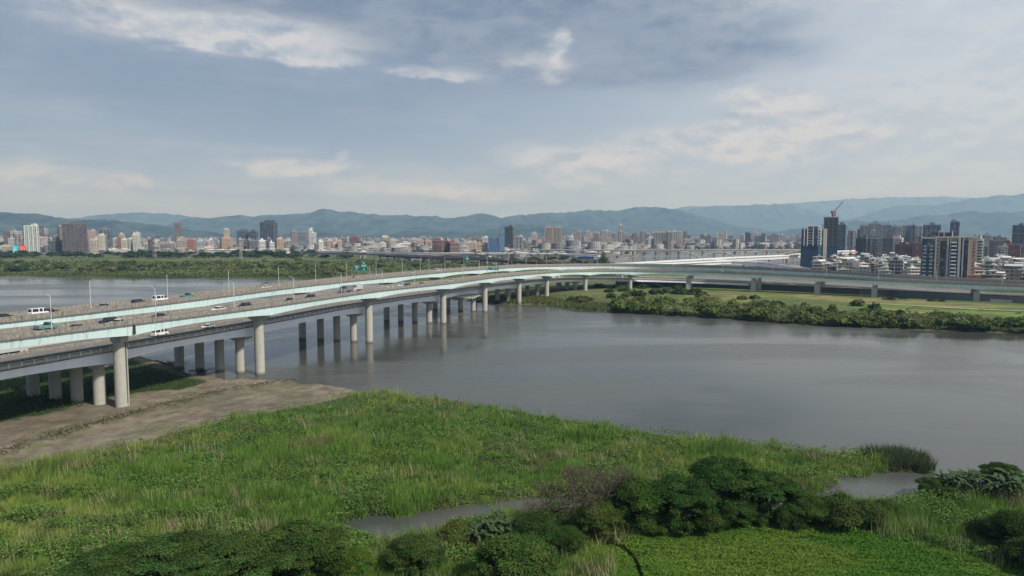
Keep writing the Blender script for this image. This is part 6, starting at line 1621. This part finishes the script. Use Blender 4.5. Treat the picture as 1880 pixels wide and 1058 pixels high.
def sheds():
    for (px0, px1, ytop, Y, col, lb) in ((381, 436, 458, 1620, (.70, .68, .62), 'long white roofed market hall in the left city'), (205, 240, 457, 1600, (.74, .74, .74), 'bright white shed left of the twin pale towers'), (438, 492, 465.5, 1560, (.66, .60, .54), 'long pale pink shed roof along the tree line'),
                                        (505, 572, 464, 1560, (.74, .71, .66), 'long white shed roof behind the tree line'), (588, 640, 459, 1600, (.66, .62, .56), 'wide cream factory roof right of the white cascade'),
                                        (1058, 1090, 470, 1210, (.07, .12, .30), 'blue roofed warehouse near the upper river'), (1078, 1096, 462, 1250, (.74, .74, .72), 'white warehouse behind the blue roofed one'), (299, 325, 444.5, 1720, (.74, .75, .76), 'white roof sheds on the wide brown block'),
                                        (662, 674, 461, 1420, (.75, .73, .68), 'small bright white shed below the blue netted block'), (1575, 1600, 496, 760, (.72, .72, .70), 'white sheet roof in the low rows left of the front tower'), (1640, 1668, 470, 930, (.70, .66, .62), 'long pale roof before the brown brick block'), (1813, 1824, 478, 860, (.76, .76, .76), 'white panelled hut on the low roofs at the right')):
        w = (px1-px0)/F*Y/2; z1 = ZT(ytop, Y)-2.5; root = empty('shed', (PD((px0+px1)/2, Y), Y, 2.5), face_rot((px0+px1)/2)); tag(root, lb, 'shed'); z1 = max(z1, 4)
        mb = MB(); mb.box(-w*.98, w*.98, -12, 12, -2, z1-1.3); o = mb.build('wall', M['f_ribbon'], root); o.color = (col[0]*.75, col[1]*.75, col[2]*.75, 1)
        mb = MB(); nb = max(1, int(w/9))
        for k in range(nb):
            a = -w+2*w*k/nb; b = a+2*w/nb-.01; mb.prism([(a, z1-1.29), (b, z1-1.29), ((a+b)/2, z1+.7)], -13, 13)
        o = mb.build('roof', M['roofsheet'], root); o.color = tuple(min(1, c*1.05) for c in col)+(1,)
sheds()
def distant_city():
    rs = np.random.RandomState(55); n = 7500
    px = rs.uniform(-80, 1980, n); Y = 1650+4600*rs.rand(n)**1.5; X = (px-CX)/F*Y
    cl = fbm(X*.003, Y*.003, 205); keep = (cl > .30) & (sdist(X, Y, UPRIVER) < -30); keep &= ~((px > 1180) & (px < 1480) & (Y < 2250)); keep &= (Y > 1750) | (px > 560)
    X, Y, px, cl = X[keep], Y[keep], px[keep], cl[keep]; n = len(X)
    w = rs.uniform(6, 17, n); d = rs.uniform(6, 15, n); h = rs.uniform(7, 20, n)+22*(rs.rand(n) < .30)*sstep(.45, .7, cl)*rs.rand(n)
    a = -np.arctan2(X, Y)+rs.uniform(-.5, .5, n); ca, sa = np.cos(a), np.sin(a)
    loc = np.array([(-1, -1, 0), (1, -1, 0), (1, 1, 0), (-1, 1, 0), (-1, -1, 1), (1, -1, 1), (1, 1, 1), (-1, 1, 1)], float)
    lx = loc[:, 0][None]*w[:, None]; ly = loc[:, 1][None]*d[:, None]
    co = np.stack([X[:, None]+lx*ca[:, None]-ly*sa[:, None], Y[:, None]+lx*sa[:, None]+ly*ca[:, None], 1.5+loc[:, 2][None]*h[:, None]], -1)
    fw = np.array([(0, 1, 5, 4), (1, 2, 6, 5), (2, 3, 7, 6), (3, 0, 4, 7)]); 
    pw = np.array([(.46, .44, .40), (.54, .52, .48), (.36, .30, .27), (.38, .32, .30), (.62, .62, .60), (.28, .29, .31)])[rs.choice(6, n, p=[.25, .2, .15, .15, .12, .13])]*rs.uniform(.5, .95, n)[:, None]
    rr = np.array([(.68, .68, .66), (.40, .41, .41), (.22, .34, .28), (.42, .18, .14), (.55, .52, .46)])[rs.choice(5, n, p=[.22, .40, .13, .1, .15])]
    # walls and roofs as separate vertices so that each keeps its colour
    wc = co.reshape(-1, 3); f1 = (fw[None]+np.arange(n)[:, None, None]*8).reshape(-1, 4); rc = (co[:, 4:]+np.array([0, 0, .004])).reshape(-1, 3); f2 = (np.arange(4)[None]+np.arange(n)[:, None]*4)+n*8
    col = np.concatenate([np.repeat(pw, 8, 0), np.repeat(rr, 4, 0)])
    o = mesh_np('distant_city', np.concatenate([wc, rc]), np.concatenate([f1, f2]), 4, [M['f_far']], col); tag(o, 'mass of small far houses filling the plain to the hills', 'houses', kind='stuff')
    # trees between them
    n = 26000; px = rs.uniform(-80, 1980, n); Y = 1250+2600*rs.rand(n)**1.3; X = (px-CX)/F*Y; g = fbm(X*.006, Y*.004, 215); keep = (g > .58) & (sdist(X, Y, UPRIVER) < -12) & ((px > 1130) | (Y > 1650)); X, Y = X[keep], Y[keep]; n = len(X)
    c = np.stack([X, Y, 2+7*rs.rand(n)], 1); u = rs.normal(size=(n, 3)); u /= np.linalg.norm(u, axis=1)[:, None]; v = np.cross(u, rs.normal(size=(n, 3))); v /= np.linalg.norm(v, axis=1)[:, None]
    o = quads('street_trees', c, u*2.6, v*2.0, np.array([.045, .066, .030])*(.6+.8*rs.rand(n))[:, None], M['leaf']); tag(o, 'green masses of trees between the far houses', 'trees', kind='stuff')
distant_city()
# ------------------------------------------------------------------ the air
def build_haze():
    m = bpy.data.materials.new('pale_haze'); m.use_nodes = True; t = NT(m.node_tree); t.n.clear()
    out = t.node('ShaderNodeOutputMaterial'); v = t.node('ShaderNodeVolumePrincipled')
    v.inputs['Color'].default_value = (.36, .62, 1.0, 1); v.inputs['Absorption Color'].default_value = (1, 1, 1, 1); v.inputs['Density'].default_value = 7.5e-5; v.inputs['Anisotropy'].default_value = .1
    t.l.new(v.outputs[0], out.inputs['Volume'])
    mb = MB(); mb.box(-26000, 26000, -1500, 26500, -4, 1350)
    o = mb.build('haze', m); tag(o, 'thin pale blue haze over the whole river plain', kind='stuff')
build_haze()
